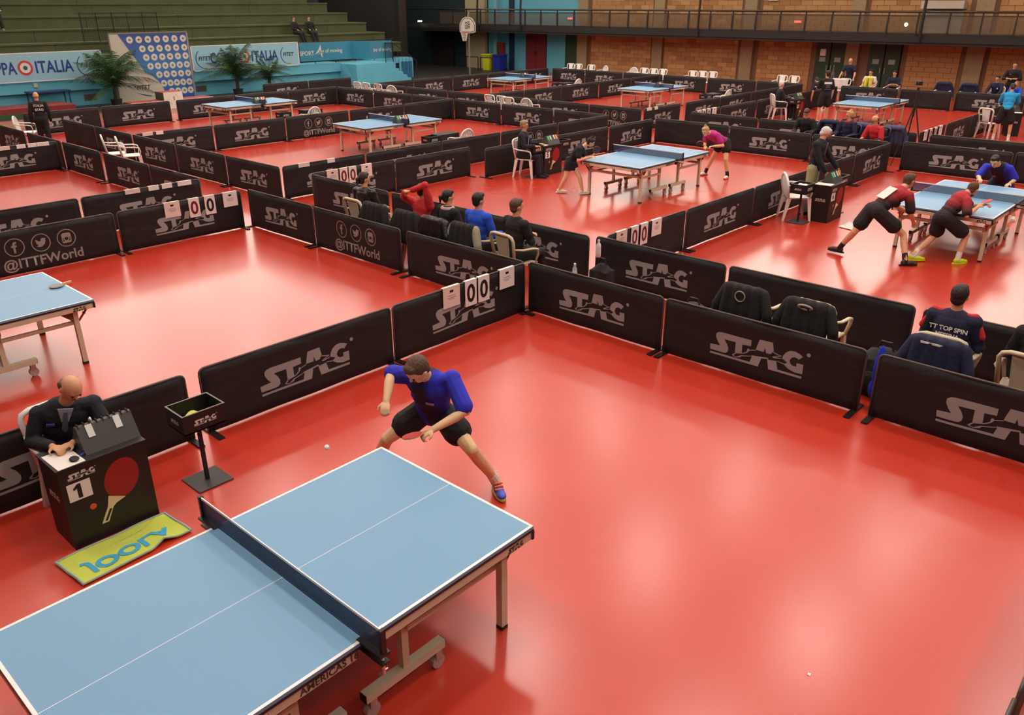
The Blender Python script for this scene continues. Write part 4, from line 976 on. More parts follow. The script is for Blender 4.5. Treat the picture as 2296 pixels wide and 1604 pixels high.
# jackets over chair backs
def jacket(u, v, ang, m, label, w=.27, drop=.42, z=.9, extra=None):
    t = thing('draped_jacket', label, 'jacket', (u, v, 0), R(ang), 'jackets on chair backs')
    b_ = MB(); x = -.31
    for y in (-.14, 0, .14): b_.ball((x, y, z-.04), (.09, .13, .07), 10, 6)
    for y in (-.16, -.05, .06, .17): limb(b_, [(x-.03, y, z-.03), (x-.06, y*1.1, z-drop*.6), (x-.07, y*1.15, z-drop)], [.075, .08, .07])
    remesh(b_.build('jacket_body', m, t), .016, 3)
    for sy in (-1, 1):
        s_ = MB(); limb(s_, [(x, sy*.22, z-.05), (x-.05, sy*.31, z-.25), (x-.02, sy*.33, z-.5)], [.07, .062, .05]); remesh(s_.build('sleeve', m, t), .016, 3)
    return t
PUFF = mat('puffer_black', lin(24, 24, 26), .35, bump=.8, bscale=16)
jacket(8.3, 10.3, 0, C_['black'], 'black and red jacket draped on the second spectator chair')
jacket(8.3, 9.52, 0, C_['black'], 'black coat hanging on the chair of the spectator in red')
jacket(8.32, 8.92, 0, PUFF, 'black puffer jacket on the chair of the ponytailed spectator')
t = jacket(8.36, 8.32, 0, C_['black'], 'black jacket with grey sleeves on the chair behind bright blue')
for c in t.children:
    if c.name.startswith('sleeve'): c.data.materials[0] = cloth('sage', (150, 148, 122))
for (v, lab) in ((3.95, 'black jacket with clear ring, left of two behind the right barrier'), (3.2, 'black jacket with pale headband, right of two behind the right barrier')):
    t = jacket(8.52, v, 0, C_['black'], lab)
    RG = mat('clear_ring', lin(170, 165, 150), .3, alpha=.8)
    rp = [(-.43, .06*cos(a), .82+.06*sin(a)) for a in [2*pi*i/20 for i in range(21)]] if v > 3.5 else [(-.42-.02*sin(a), .075*cos(a), .87+.03*sin(a)) for a in [2*pi*i/20 for i in range(21)]]
    MB().path(rp, .007 if v > 3.5 else .012, 6).build('ring', RG, t)
t = jacket(8.48, 1.86, 0, C_['navy'], 'navy jacket on the chair of the man in navy and red', drop=.5, z=.84)
MB().box((-.405, .05, .82), (.006, .2, .02)).build('print', C_['white'], t)
t = jacket(22.25, 9.0, 180, C_['navy'], 'navy jacket with white tick on a chair beside the blond coach'); MB().box((-.40, 0, .8), (.01, .22, .03)).build('print', C_['white'], t)
jacket(22.25, 8.1, 180, mat('jacket_slate', lin(60, 70, 104), .8), 'slate blue jacket between the blond coach and the red shirt')
jacket(22.25, 7.3, 180, mat('jacket_slate', lin(60, 70, 104), .8), 'slate blue jacket right of the bald man in red')
jacket(35.75, 10.1, 180, C_['navy'], 'navy jacket on the left of two chairs by brick wall', z=.95); jacket(35.75, 9.2, 180, C_['navy'], 'dark navy jacket on the right of two chairs by brick wall', z=.95)
t = thing('draped_cloth', 'white cloth hanging over the chair before the green doors', 'cloth', (35.6, 14.05, 0)); b_ = MB()
b_.grid(lambda a, c: (-.02-.1*abs(c-.5)*0+.03*sin(9*a), (a-.5)*.62, .5+.42*c), 12, 6); solid(b_.build('cloth_sheet', C_['white'], t, smooth=True), .02)
# ================================================================== PLAYERS AND OFFICIALS
W = V3
# nearest player, lunging
SHOEB = mat('shoe_blue', lin(70, 90, 200), .5); SHOEO = mat('shoe_orange', lin(240, 110, 60), .5)
t, K = person('lunging player in a royal blue shirt at the nearest table', dict(head=(3.74, 4.43, 1.235), neck=(3.88, 4.47, 1.12), pel=(4.04, 4.6, .69), sR=(3.83, 4.67, 1.08), sL=(3.99, 4.31, 1.11), eR=(3.64, 4.64, 1.17), wR=(3.47, 4.50, 1.04), eL=(3.95, 4.12, .90), wL=(3.67, 4.20, .82), kR=(3.72, 4.85, .47), aR=(3.80, 5.15, .09), kL=(4.0, 4.12, .53), aL=(4.29, 4.12, .10), fL=(-.5, -.85, 0), fR=(-1, .3, 0)), 1.78, (-.72, .05, -.62), .0075, SKINP, 'brown', 'short', 'royal', .85, 'black', .5, SHOEB, mat('sole_lime', lin(200, 190, 90), .5), C_['white'], curl=1.2, topmat=gradmat('royal_navy_front', [(0, lin(44, 50, 196)), (.36, lin(40, 46, 186)), (.44, lin(22, 22, 60)), (.58, lin(22, 22, 58)), (.66, lin(40, 46, 186)), (1, lin(36, 40, 170))], 1, -.42, .2))
badge('chest_print', t, K, (.04, .62), .07, .02, mat('print_mauve', lin(150, 120, 180), .6)); 
for q in range(3): badge('shoe_lace', t, K, (0, .3), .001, .001, SHOEO) if False else None
for c in [c for c in t.children if c.name.startswith('shoe')][:1]:
    m_ = MB(); a_ = K['L']['aL']; [m_.tube(a_+V3((-.03-.016*q, -.05-.02*q, .01-.014*q))+V3((-.03, .02, 0)), a_+V3((-.03-.016*q, -.05-.02*q, .01-.014*q))+V3((.03, -.02, 0)), .009) for q in range(3)]; m_.build('laces', SHOEO, c)
bat('red and black bat swung by the lunging player', (3.67, 4.20, .82), (-.9, .4, -.1), (.2, .2, 1), RBK)
tag(MB().ball((0, 0, 0), .02, 14, 10).build('ball', mat('ball_white', lin(245, 245, 240), .4), None, (2.93, 4.55, .84)), 'white ball in flight over the corner of the nearest table', 'ball')
# nearest umpire, writing
t, K = person('bald umpire in dark suit writing at the nearest desk', dict(head=(1.87, 6.36, 1.12), neck=(1.84, 6.50, .95), pel=(1.79, 6.64, .50), sR=(1.67, 6.60, .88), sL=(2.03, 6.46, .89), eR=(1.57, 6.58, .68), wR=(1.62, 6.27, .735), eL=(2.05, 6.33, .70), wL=(1.75, 6.22, .735), kR=(1.68, 6.40, .52), aR=(1.68, 6.48, .085), kL=(1.95, 6.36, .52), aL=(1.95, 6.44, .085)), 1.74, (.05, -.72, -.65), .008, SKIN, 'brown', 'ring', 'suit', 1.85, 'suit', 2, 'black', C_['black'], curl=.7)
badge('shirt_front', t, K, (0, .82, .118), .11, .24, C_['shirt']); badge('tie', t, K, (0, .8, .125), .045, .2, mat('tie_stripe', lin(96, 104, 128), .6)); badge('name_badge', t, K, (-.1, .74, .116), .06, .022, mat('badge_violet', lin(90, 84, 190), .5))
# spectators seated between the barrier lines, backs to camera
def sitter(lab, u, v, ang, h=1.72, **kw):
    a = {k: kw.pop(k) for k in ('lean', 'arms', 'head', 'spread', 'tuck', 'sit') if k in kw}; a.setdefault('sit', .43); fd = kw.pop('look', ang); dn = kw.pop('down', .1)
    return person(lab, pose(u, v, ang, h, **a), h, F3(fd, dn), **kw)
sitter('seated woman in a black puffer jacket, leftmost of the spectators', 8.36, 10.98, 10, 1.66, arms=('lap', 'lap'), topmat=PUFF, sleeve=1.9, bot='black', leg=2, hair='dark', style='tail', female=True, eyes=False, look=-10)
J = pose(8.34, 9.54, 0, 1.7, sit=.43, arms=('lap', 'lap'), lean=.15); J['eR'] = W((8.24, 9.36, 1.30)); J['wR'] = W((8.14, 9.58, 1.20)); J['eL'] = W((8.24, 9.88, 1.05)); J['wL'] = W((8.14, 9.72, 1.16))
person('seated spectator in a red jacket holding arms behind the head', J, 1.7, F3(-20), topmat=C_['red'], sleeve=1.85, bot='black', leg=2, hair='dark', eyes=False, vox=.012)
t, K = sitter('seated spectator with dark ponytail, black and red top', 8.36, 8.94, -5, 1.66, arms=('lap', 'lap'), top='black', sleeve=1.9, bot='black', leg=2, hair='black', style='tail', female=True, eyes=False, look=-20)
MB().path([K['L']['neck']+V3((.075*cos(a)-.01, .085*sin(a), -.0)) for a in [2*pi*i/14 for i in range(15)]], .03, 8).build('scarf', mat('scarf_pale', lin(190, 170, 172), .8), t)
t, K = sitter('seated spectator in a bright blue jacket with pale lettering', 8.4, 8.34, 0, 1.74, arms=('lap', 'lap'), top='blue', sleeve=1.9, bot='black', leg=2, hair='black', eyes=False, look=-12)
for k in range(9): badge('back_print', t, K, (-.12+k*.03, .62), .02, .035, C_['shirt'], back=True)
sitter('seated spectator in black with brown hair and folded arms', 8.46, 7.64, -8, 1.76, arms=('cross', 'cross'), top='black', sleeve=1.8, bot='black', leg=2, hair='brown', eyes=False, look=-20)
t, K = sitter('seated man seen from behind in navy and red tracksuit top', 8.55, 1.86, 0, 1.76, arms=('lap', 'lap'), topmat=C_['navy'], sleeve=1.9, bot='dgrey', leg=2, hair='dark', eyes=False)
for q in 'LR': m_ = MB(); limb(m_, [K['L']['neck']+V3((0, 0, -.02)), K['L']['s'+q]+V3((0, 0, .05)), K['L']['s'+q].lerp(K['L']['e'+q], .6)+V3((-.03, .05 if q == 'L' else -.05, .02))], [.035, .04, .035]); remesh(m_.build('shoulder_panel', C_['red'], t), .012)
badge('back_lettering', t, K, (0, .73), 0, 0, C_['white'], True, 'TT TOP SPIN', .062); badge('back_lettering', t, K, (0, .6), 0, 0, C_['white'], True, 'MESSINA', .055)
sitter('grey-haired seated man in black cut by the right edge', 8.6, 1.08, 0, 1.74, arms=('lap', 'lap'), top='black', sleeve=1.9, bot='black', leg=2, hair='white', eyes=False)
# court five: umpire and two women
t, K = sitter('seated umpire in a dark jacket and patterned tie at desk five', 14.74, 13.1, -65, 1.74, arms=('front', 'front'), lean=.1, top='suit', sleeve=1.85, bot='suit', leg=2, hair='grey', shoes='black', sole=C_['black'], look=-60, down=.15)
badge('shirt_front', t, K, (0, .62), .1, .3, mat('shirt_violet', lin(120, 116, 176), .7)); badge('tie', t, K, (0, .55), .045, .34, mat('tie_pattern', lin(180, 176, 200), .6))
SHW = mat('shoe_white_lime', lin(214, 226, 190), .5)
person('woman player in black and blue crouching to serve, left of centre table', dict(head=(14.17, 10.72, 1.12), neck=(14.08, 10.88, 1.02), pel=(14.03, 11.14, .68), sR=(13.94, 10.84, .98), sL=(14.20, 10.98, .97), eR=(13.88, 10.82, .76), wR=(14.02, 10.60, .84), eL=(14.22, 10.88, .75), wL=(14.36, 10.68, .74), kR=(13.90, 11.16, .36), aR=(13.86, 11.30, .085), kL=(14.06, 10.90, .36), aL=(14.09, 10.84, .085), fR=(.6, -.7, 0), fL=(.7, -.6, 0)), 1.5, (.62, -.62, -.45), .009, SKINP, 'dark', 'bun', 'black', .6, 'black', 'skirt', SHW, C_['white'], female=True, topmat=gradmat('black_blue_top', [(.0, lin(30, 50, 180)), (.16, lin(30, 50, 180)), (.22, lin(18, 18, 22)), (1, lin(18, 18, 22))], 2, .6, 1.1))
bat('grey-faced bat held upright by the serving woman', (14.04, 10.58, .85), (.45, -.4, .8), (-.7, -.7, 0), RBK, rub=RBK)
tag(MB().ball((0, 0, 0), .02, 12, 8).build('ball', mat('ball_white', (1, 1, 1)), None, (14.44, 10.6, .80)), 'white ball on the palm of the serving woman', 'ball')
person('woman player in magenta and black crouching at the centre table', dict(head=(17.2, 9.72, 1.12), neck=(17.36, 9.70, 1.06), pel=(17.84, 9.56, .82), sR=(17.42, 9.52, 1.02), sL=(17.5, 9.86, 1.03), eR=(17.46, 9.38, .80), wR=(17.25, 9.50, .80), eL=(17.48, 9.86, .79), wL=(17.28, 9.74, .77), kR=(17.66, 9.38, .46), aR=(17.78, 9.36, .085), kL=(17.78, 9.78, .47), aL=(17.80, 9.96, .085), fR=(-.75, -.1, 0), fL=(-.9, .3, 0)), 1.66, (-.86, .1, -.35), .009, SKINP, 'blond', 'bun', 'black', .6, 'black', .42, 'white', mat('sole_red', lin(200, 70, 60), .5), C_['black'], female=True, topmat=gradmat('magenta_black', [(0, lin(186, 44, 136)), (.4, lin(176, 40, 128)), (1, lin(52, 26, 52))], 0, -.5, .1))
bat('red bat held low by the woman in magenta', (17.27, 9.72, .77), (-.7, .4, .4), (.5, .5, .6), RBK)
# doubles court
t, K = person('standing white-haired umpire in dark blazer and khaki trousers', dict(head=(15.75, 6.34, 1.56), neck=(15.70, 6.38, 1.42), pel=(15.64, 6.42, .90), sR=(15.50, 6.38, 1.37), sL=(15.87, 6.42, 1.37), eR=(15.50, 6.28, 1.08), wR=(15.58, 6.14, .86), eL=(15.98, 6.28, 1.10), wL=(16.02, 6.10, .88), kR=(15.58, 6.43, .48), aR=(15.57, 6.45, .085), kL=(15.74, 6.43, .48), aL=(15.75, 6.45, .085), fR=(.4, -.9, 0), fL=(.5, -.8, 0)), 1.72, (.45, -.6, -.55), .009, SKIN, 'white', 'short', 'suit', 1.85, 'khaki', 2, 'black', C_['black'])
badge('shirt_front', t, K, (0, .85), .08, .14, C_['grey']); badge('tie', t, K, (0, .72), .04, .22, mat('tie_stripe2', lin(90, 94, 104), .6))
redblk = lambda lo, hi: gradmat('red_black_%d' % int(lo*100), [(0, lin(26, 22, 28)), (.45, lin(40, 26, 32)), (.7, lin(150, 34, 48)), (1, lin(176, 40, 54))], 2, lo, hi)
SHD = mat('shoe_maroon', lin(60, 28, 34), .5); SHL = mat('shoe_lime', lin(206, 226, 40), .5)
t, K = person('doubles player in red and black with white back patch, legs wide', dict(head=(13.82, 4.10, 1.24), neck=(13.70, 4.14, 1.11), pel=(13.36, 4.40, .80), sR=(13.62, 4.00, 1.05), sL=(13.80, 4.28, 1.04), eR=(13.60, 3.92, .78), wR=(13.80, 3.92, .62), eL=(13.92, 4.26, .80), wL=(14.02, 4.08, .70), kR=(13.56, 3.96, .44), aR=(13.38, 3.80, .085), kL=(13.26, 4.62, .43), aL=(13.32, 4.84, .12), fR=(.6, -.6, 0), fL=(.1, .6, 0)), 1.78, (.86, -.4, -.25), .009, SKIN, 'brown', 'short', 'black', .8, 'black', .62, SHD, C_['black'], C_['black'], topmat=redblk(.75, 1.2))
badge('back_patch', t, K, (0, .55, .134), .2, .26, C_['white'], back=True)
t, K = person('bearded doubles player in red and black swinging, lime shoes', dict(head=(14.36, 3.30, 1.14), neck=(14.24, 3.37, 1.06), pel=(14.0, 3.55, .70), sR=(14.08, 3.28, 1.0), sL=(14.34, 3.46, 1.0), eR=(13.95, 3.20, .80), wR=(14.20, 3.14, .90), eL=(14.50, 3.30, .84), wL=(14.42, 3.12, .90), kR=(14.16, 3.20, .45), aR=(14.05, 3.22, .085), kL=(14.08, 3.62, .40), aL=(13.72, 3.80, .10), fR=(.8, -.5, 0), fL=(.4, -.6, 0)), 1.74, (.9, -.25, -.3), .009, SKIN, 'brown', 'thin', 'black', .8, 'black', .75, SHL, SHL, C_['white'], topmat=redblk(.65, 1.12))
m_ = MB(); hd, HF, s_ = K['hd'], K['HF'], K['s']; ff_ = HF.col[1]; m_.ball(hd-HF.col[2]*.08*s_+ff_*.03, (.052, .055, .045), 12, 8, HF); remesh(m_.build('beard', HAIR['brown'], t), .01, 2)
badge('sleeve_patch', t, K, (-.17, .72), .06, .05, C_['white'])
bat('bat swung by the bearded doubles player', (14.24, 3.12, .92), (.9, -.3, .3), (0, .3, 1), RBK)
t, K = person('doubles player in royal blue leaning over the far table end', dict(head=(17.26, 3.70, 1.14), neck=(17.42, 3.66, 1.05), pel=(17.78, 3.62, .74), sR=(17.40, 3.86, 1.0), sL=(17.5, 3.48, 1.0), eR=(17.24, 3.92, .84), wR=(16.98, 3.82, .84), eL=(17.56, 3.36, .80), wL=(17.34, 3.40, .76), kR=(17.62, 3.86, .42), aR=(17.84, 3.95, .085), kL=(17.66, 3.42, .42), aL=(17.86, 3.3, .085), fR=(-1, .2, 0), fL=(-1, -.2, 0)), 1.72, (-.82, .1, -.5), .009, SKINP, 'black', 'short', 'royal', .85, 'navy', .6, 'white', topmat=gradmat('royal_dark_front', [(0, lin(44, 50, 196)), (.24, lin(44, 50, 196)), (.32, lin(30, 16, 44)), (.68, lin(30, 16, 44)), (.76, lin(44, 50, 196)), (1, lin(44, 50, 196))], 1, -.22, .3))
badge('chest_crest', t, K, (-.08, .68), .05, .05, C_['grey'])
# far officials, players, coaches
t, K = sitter('white-haired far umpire seated on white chair by far desk', 28.45, 13.22, -48, 1.72, arms=('front', 'front'), top='suit', sleeve=1.85, bot='suit', leg=2, hair='white', style='short', vox=.018, eyes=False)
J = pose(31.9, 13.05, 60, 1.75, lean=1.5, arms=('hang', 'hang')); J['pel'].z = .92; person('player in navy bending over, seen from behind near far table', J, 1.75, F3(60, .9), vox=.018, top='navy', bot='navy', leg=.5, socks=C_['white'], sleeve=.6, hair='dark', eyes=False)
t, K = person('standing man in black with white back lettering, far table', pose(28.7, 11.75, 45, 1.74, arms=('front', 'hang'), spread=.16), 1.74, F3(60), vox=.018, top='black', sleeve=.8, bot='black', leg=.7, hair='dark', eyes=False)
badge('back_lettering', t, K, (0, .76), .26, .07, C_['white'], True); badge('back_lettering', t, K, (0, .6), .14, .025, C_['grey'], True); badge('back_lettering', t, K, (0, .5), .14, .025, C_['grey'], True); badge('back_lettering', t, K, (0, .38), .2, .02, C_['grey'], True)
sitter('seated coach in black jacket looking down, behind the far barrier', 22.3, 9.55, 190, 1.72, arms=('lap', 'lap'), lean=.3, top='black', sleeve=1.9, bot='black', leg=2, hair='brown', vox=.015, down=.7, sit=.36)
t, K = sitter('blond coach with hair bun in navy jacket, profile', 22.3, 8.42, 170, 1.7, arms=('lap', 'lap'), top='navy', sleeve=1.9, bot='navy', leg=2, hair='blond', style='bun', female=True, vox=.015, look=135, sit=.36)
MB().path([K['L']['neck']+V3((.07*cos(a), .08*sin(a), .0)) for a in [2*pi*i/14 for i in range(15)]], .022, 8).build('collar', C_['red'], t)
sitter('bald bearded man in a red shirt seated behind the far barrier', 22.3, 7.65, 165, 1.74, arms=('lap', 'lap'), lean=.35, top='red', sleeve=.9, bot='black', leg=2, style='ring', hair='brown', vox=.015, look=140, down=.5, sit=.34)
t, K = person('standing bald man in navy leaning on the white-draped chair', pose(36.35, 13.95, 180, 1.74, lean=.3, arms=('rail', 'rail')), 1.74, F3(185, .3), vox=.02, top='navy', sleeve=.6, bot='black', leg=2, style='none')
t, K = sitter('seated man with a yellow towel round his neck', 36.1, 13.0, 185, 1.72, arms=('lap', 'lap'), lean=.2, top='white', sleeve=.5, bot='black', leg=2, hair='dark', vox=.02)
m_ = MB(); [limb(m_, [K['L']['neck']+V3((.02, 0, .0)), K['L']['neck']+V3((-.12, y, -.06)), K['L']['neck']+V3((-.15, y*1.1, -.36))], [.05, .07, .07]) for y in (-.09, .09)]; remesh(m_.build('neck_towel', C_['yellow'], t), .02)
t, K = sitter('seated bearded man in navy and yellow before the green door', 36.1, 12.05, 200, 1.72, arms=('cross', 'cross'), lean=.15, top='navy', sleeve=.8, bot='black', leg=2, hair='dark', vox=.02, look=170)
badge('chest_band', t, K, (0, .45), .24, .06, C_['yellow'])
t, K = sitter('seated man in black and violet top, far right', 36.35, 8.32, 175, 1.74, arms=('knees', 'knees'), lean=.3, topmat=C_['navy'], sleeve=1.8, bot='black', leg=2, hair='dark', vox=.018)
badge('crest', t, K, (.08, .72), .05, .05, C_['white'])
t, K = person('standing man in black with clasped hands by brick wall', pose(36.9, 7.98, 185, 1.78, arms=('hands', 'hands')), 1.78, F3(190), vox=.018, top='black', sleeve=1.5, bot='black', leg=2, hair='dark')
badge('crest', t, K, (-.08, .75), .06, .03, C_['grey'])
J = pose(28.45, 6.1, 10, 1.7, lean=.45, arms=('front', 'front'), spread=.2)
t, K = person('man in turquoise shirt and black shorts bending over right desk', J, 1.7, F3(20, .7), vox=.015, top='turq', sleeve=.85, bot='black', leg=.75, socks=C_['white'], hair='dark', eyes=False)
sitter('man in black seated at right edge behind the far barrier', 36.4, 7.0, 180, 1.72, arms=('lap', 'lap'), top='black', sleeve=1.9, bot='black', leg=2, hair='dark', vox=.02)
sitter('person in bright blue bent behind the turquoise-shirted man', 35.95, 7.55, 180, 1.6, arms=('knees', 'knees'), lean=.6, top='blue', sleeve=1.8, bot='navy', leg=2, hair='grey', style='thin', vox=.02, down=.6)
t, K = person('walking man in black tracksuit with white back lettering, left aisle', pose(8.45, 25.7, 75, 1.62, arms=('hang', 'hang'), step=.1), 1.62, F3(75), vox=.015, top='black', sleeve=1.9, bot='black', leg=2, shoes='black', sole=C_['black'], hair='blond', style='ring', eyes=False)
badge('back_lettering', t, K, (0, .78), 0, 0, C_['white'], True, 'ITALIA', .085); badge('back_lettering', t, K, (0, .55), 0, 0, C_['white'], True, 'STAG', .085)
# on the bleachers
sitter('person in dark clothes sitting high on the bleachers, top left', 12.1, 39.3, -95, 1.72, z=0) if False else None
def tier_sitter(lab, u, v, z, ang, **kw):
    J = pose(u, v, ang, 1.72, sit=0.0, arms=('lap', 'lap'), lean=-.1, z=z)
    for q in 'LR': J['a'+q].z = z-.42; J['a'+q] += V3((cos(R(ang))*.1, sin(R(ang))*.1, 0))
    J['pel'].z = z+.1
    return person(lab, J, 1.72, F3(ang, .1), vox=.022, top='black', sleeve=1.9, bot='black', leg=2, shoes='grey', hair='dark', **kw)
tier_sitter('spectator in dark clothes on the bleachers, top left corner', 12.35, 40.15, 3.35, -100)
tier_sitter('left of two dark-clothed spectators lounging on the bleachers', 25.6, 38.55, 2.35, -70)
tier_sitter('right of two dark-clothed spectators lounging on the bleachers', 26.5, 38.55, 2.35, -95)
# ================================================================== SMALL PROPS
def bag(u, v, z, d, m, label, rz=0, nm='bag', extra=None):
    t = thing(nm, label, 'bag', (u, v, z), R(rz), 'bags on the floor')
    b_ = MB(); b_.ball((0, 0, d[2]*.5), (d[0]*.5, d[1]*.5, d[2]*.5), 12, 8); b_.box((0, 0, d[2]*.42), (d[0]*.8, d[1]*.8, d[2]*.8)); remesh(b_.build('bag_body', m, t), .016, 4)
    MB().path([(0, -d[1]*.2, d[2]*.9), (0, -d[1]*.1, d[2]*1.12), (0, d[1]*.1, d[2]*1.12), (0, d[1]*.2, d[2]*.9)], .012, 6).build('handle', RUB, t)
    k = MB(); k.ball((-d[0]*.42, 0, d[2]*.35), (d[0]*.16, d[1]*.35, d[2]*.26), 10, 6); remesh(k.build('pocket', m, t), .014, 3)
    return t
bag(8.9, 6.45, 0, (.28, .36, .52), C_['black'], 'black backpack standing right of the water bottle', nm='backpack')
def bottle(u, v, z, label, body, cap):
    t = thing('water_bottle', label, 'bottle', (u, v, z), 0, 'bottles')
    MB().lathe([(.03, 0), (.034, .01), (.034, .15), (.03, .18), (.014, .21), (.014, .225)]).build('bottle_body', body, t, smooth=True); MB().lathe([(.017, .222), (.017, .245), (.012, .25)]).build('cap', cap, t)
    MB().lathe([(.0345, .05), (.0345, .13)]).build('bottle_label', C_['white'], t); return t
bottle(8.75, 6.82, .22, 'clear water bottle with white label behind the scoreboard corner', mat('clear_plastic', lin(200, 205, 205), .1, alpha=.6), C_['white'])
tag(MB().bx(-.15, .15, -.15, .15, 0, .22).build('cool_box', C_['black'], None, (8.75, 6.82, 0)), 'low black box carrying the water bottle', 'box')
bottle(8.86, 6.5, .6, 'white-capped bottle on top of the black backpack', C_['white'], C_['white'])
bag(8.35, 11.65, 0, (.35, .5, .36), mat('bag_blue_grey', lin(70, 84, 130), .6, var=.4, vscale=14), 'blue and grey sports bag left of the puffer-jacket woman')
bag(8.5, 4.75, 0, (.4, .5, .45), C_['dgrey'], 'grey bag left of the draped black jackets')
bag(8.45, 2.42, 0, (.45, .5, .52), C_['black'], 'black sports bag behind the gap in the right barriers')
o = remesh(MB().ball((0, 0, .42), (.03, .06, .28), 10, 8).ball((.01, .02, .2), (.035, .06, .12)).build('blue_cloth', cloth('cobalt', (40, 60, 210)), None, (8.05, 2.33, 0)), .012, 3); tag(o, 'blue cloth hanging in the gap between the right barriers', 'cloth')
# lime towel on the floor by the nearest desk
def tw(a, c): 
    A, B_, C2, D2 = V3((1.33, 5.87, 0)), V3((2.2, 5.89, 0)), V3((2.23, 5.5, 0)), V3((1.37, 5.45, 0)); p = A.lerp(B_, a).lerp(D2.lerp(C2, a), c)
    p.z = .012+.012*abs(sin(6*a+2*c)*sin(5*c+1))+(.03*max(0, 1-abs(a-.75)*9)*c**2); p.y += .03*c*max(0, 1-abs(a-.75)*7); return p-V3((1.78, 5.68, 0))
t = thing('towel', 'lime green towel with blue lettering spread before the nearest desk', 'towel', (1.78, 5.68, 0))
LIMET = mat('lime_terry', lin(206, 222, 92), .95, bump=.5, bscale=300)
solid(MB().grid(tw, 28, 14).build('towel_cloth', LIMET, t, smooth=True), .008, 0)
hem = MB(); [hem.path([tw(i/28, c)+V3((0, 0, .006)) for i in range(29)], .007, 5) for c in (0.01, .99)]; [hem.path([tw(a, i/14)+V3((0, 0, .006)) for i in range(15)], .009, 5) for a in (0.01, .99)]
hem.build('hem', mat('hem_grey_blue', lin(150, 176, 178), .9), t)
def drape_text(body, size, m, cx, cz, flip=-1, bold=0, sx=1):
    me = text_mesh(body, size, m, bold=bold, sx=sx).copy(); b_ = bmesh.new(); b_.from_mesh(me)
    bmesh.ops.triangulate(b_, faces=b_.faces[:]); bmesh.ops.subdivide_edges(b_, edges=[e for e in b_.edges if e.calc_length() > .03], cuts=2); b_.to_mesh(me); b_.free()
    for v in me.vertices:
        x, y = v.co.x, v.co.y*flip; q = tw(min(.98, max(.02, cx+x/.87)), min(.98, max(.02, cz-y/.42))); v.co = q+V3((0, 0, .0085))
    inst('towel_lettering', me, t)
drape_text('JOOLA', .19, mat('towel_blue', lin(60, 160, 200), .9), .5, .66, bold=.008, sx=1.1)
drape_text('- - --- -- ---', .06, mat('towel_grey', lin(150, 168, 150), .9), .56, .28)
t = thing('towel', 'white patterned towel lying on the floor of the doubles court', 'towel', (15.25, 5.35, 0))
solid(MB().grid(lambda a, c: ((a-.5)*.5+.1*(c-.5), (c-.5)*.4, .012+.008*sin(9*a)*sin(7*c)), 14, 10).build('towel_cloth', mat('white_grey_print', lin(214, 212, 208), .9, var=.25, vscale=14), t, smooth=True), .006)
# bat lying on the left table
t = bat('bat with grey rubber lying on the left edge table', (3.27, 10.24, .775), (-1, -.25, 0), (0, 0, 1), RBK, rub=mat('rubber_grey', lin(120, 130, 130), .5))
# flip scoreboards stored on the empty tables
flipboard(15.25, 18.2, .762, -2, GO, 'flip scoreboard with orange number on the table left of centre')
flipboard(15.25, 25.5, .762, 0, GO, 'flip scoreboard on the empty table before the podium')
flipboard(28.75, 25.6, .762, 0, [(0, 'white', .05)], 'dark flip scoreboard on the farthest table below red doors')
flipboard(28.85, 18.55, .762, 0, [(0, 'white', .05)], 'dark flip scoreboard on the far table by the brick wall')
# camera tripods
def tripod(u, v, h, label, sp=.42, camr=True, m=None):
    t = thing('camera_tripod', label, 'tripod', (u, v, 0), 0, 'tripods'); m = m or RUB
    for k in range(3):
        a = 2*pi*k/3+.5; MB().path([(.03*cos(a), .03*sin(a), h*.72), (sp*.6*cos(a), sp*.6*sin(a), h*.3), (sp*cos(a), sp*sin(a), 0)], [.018, .014, .01], 6).build('leg', m, t)
    MB().tube((0, 0, h*.6), (0, 0, h*.9), .018).build('centre_column', m, t)
    if camr:
        MB().box((0, 0, h*.93), (.05, .05, .07)).build('head', m, t); MB().box((0, 0, h), (.1, .13, .09)).tube((-.05, 0, h), (-.13, 0, h), .03).build('camera', m, t); MB().tube((0, 0, h*.92), (.1, -.16, h*.84), .009).build('pan_handle', m, t)
    return t
tripod(22.4, 6.85, 2.0, 'tall black camera tripod in the aisle beside the far table')
tripod(36.7, 14.35, 1.3, 'small tripod with camera before the pale pillar', .3)
tripod(36.75, 14.85, 1.5, 'pale slim stand before the green door', .22, False, C_['grey'])
# ================================================================== ALONG THE BLEACHERS
# podium
t = thing('winners_podium', 'white three-step winners podium with red tops and number one', 'podium', (15.75, 32.7, 0))
PODW = mat('podium_white', lin(230, 228, 220), .5); PODG = mat('podium_green', lin(70, 96, 84), .6)
for (x, w, h_) in ((-1.05, 1.3, .32), (0, .78, .62), (1.05, 1.3, .32)):
    st = MB().bx(x-w/2, x+w/2, -.02, 0, 0, h_).build('step_front', PODW, t); MB().bx(x-w/2, x+w/2, 0, .7, 0, h_-.02).build('step_body', PODG, t); MB().bx(x-w/2, x+w/2, -.01, .7, h_-.02, h_).build('step_top', mat('podium_red', lin(170, 60, 52), .6), t)
text('podium_number', '1', .2, INK, (.02, -.025, .38), '-y', t, bold=.006)
wr_ = []
for sgn in (-1, 1):
    for k in range(7):
        a = -1.1+k*.33; x, z = sgn*.2*cos(a), .36+.2*sin(a); wr_.append([(x-.02, z), (x, z+.035), (x+.02, z), (x, z-.035)])
inst('laurel', flat_polys(wr_, 'laurel', mat('laurel_cream', lin(214, 214, 150), .6)), t, (0, -.022, 0))
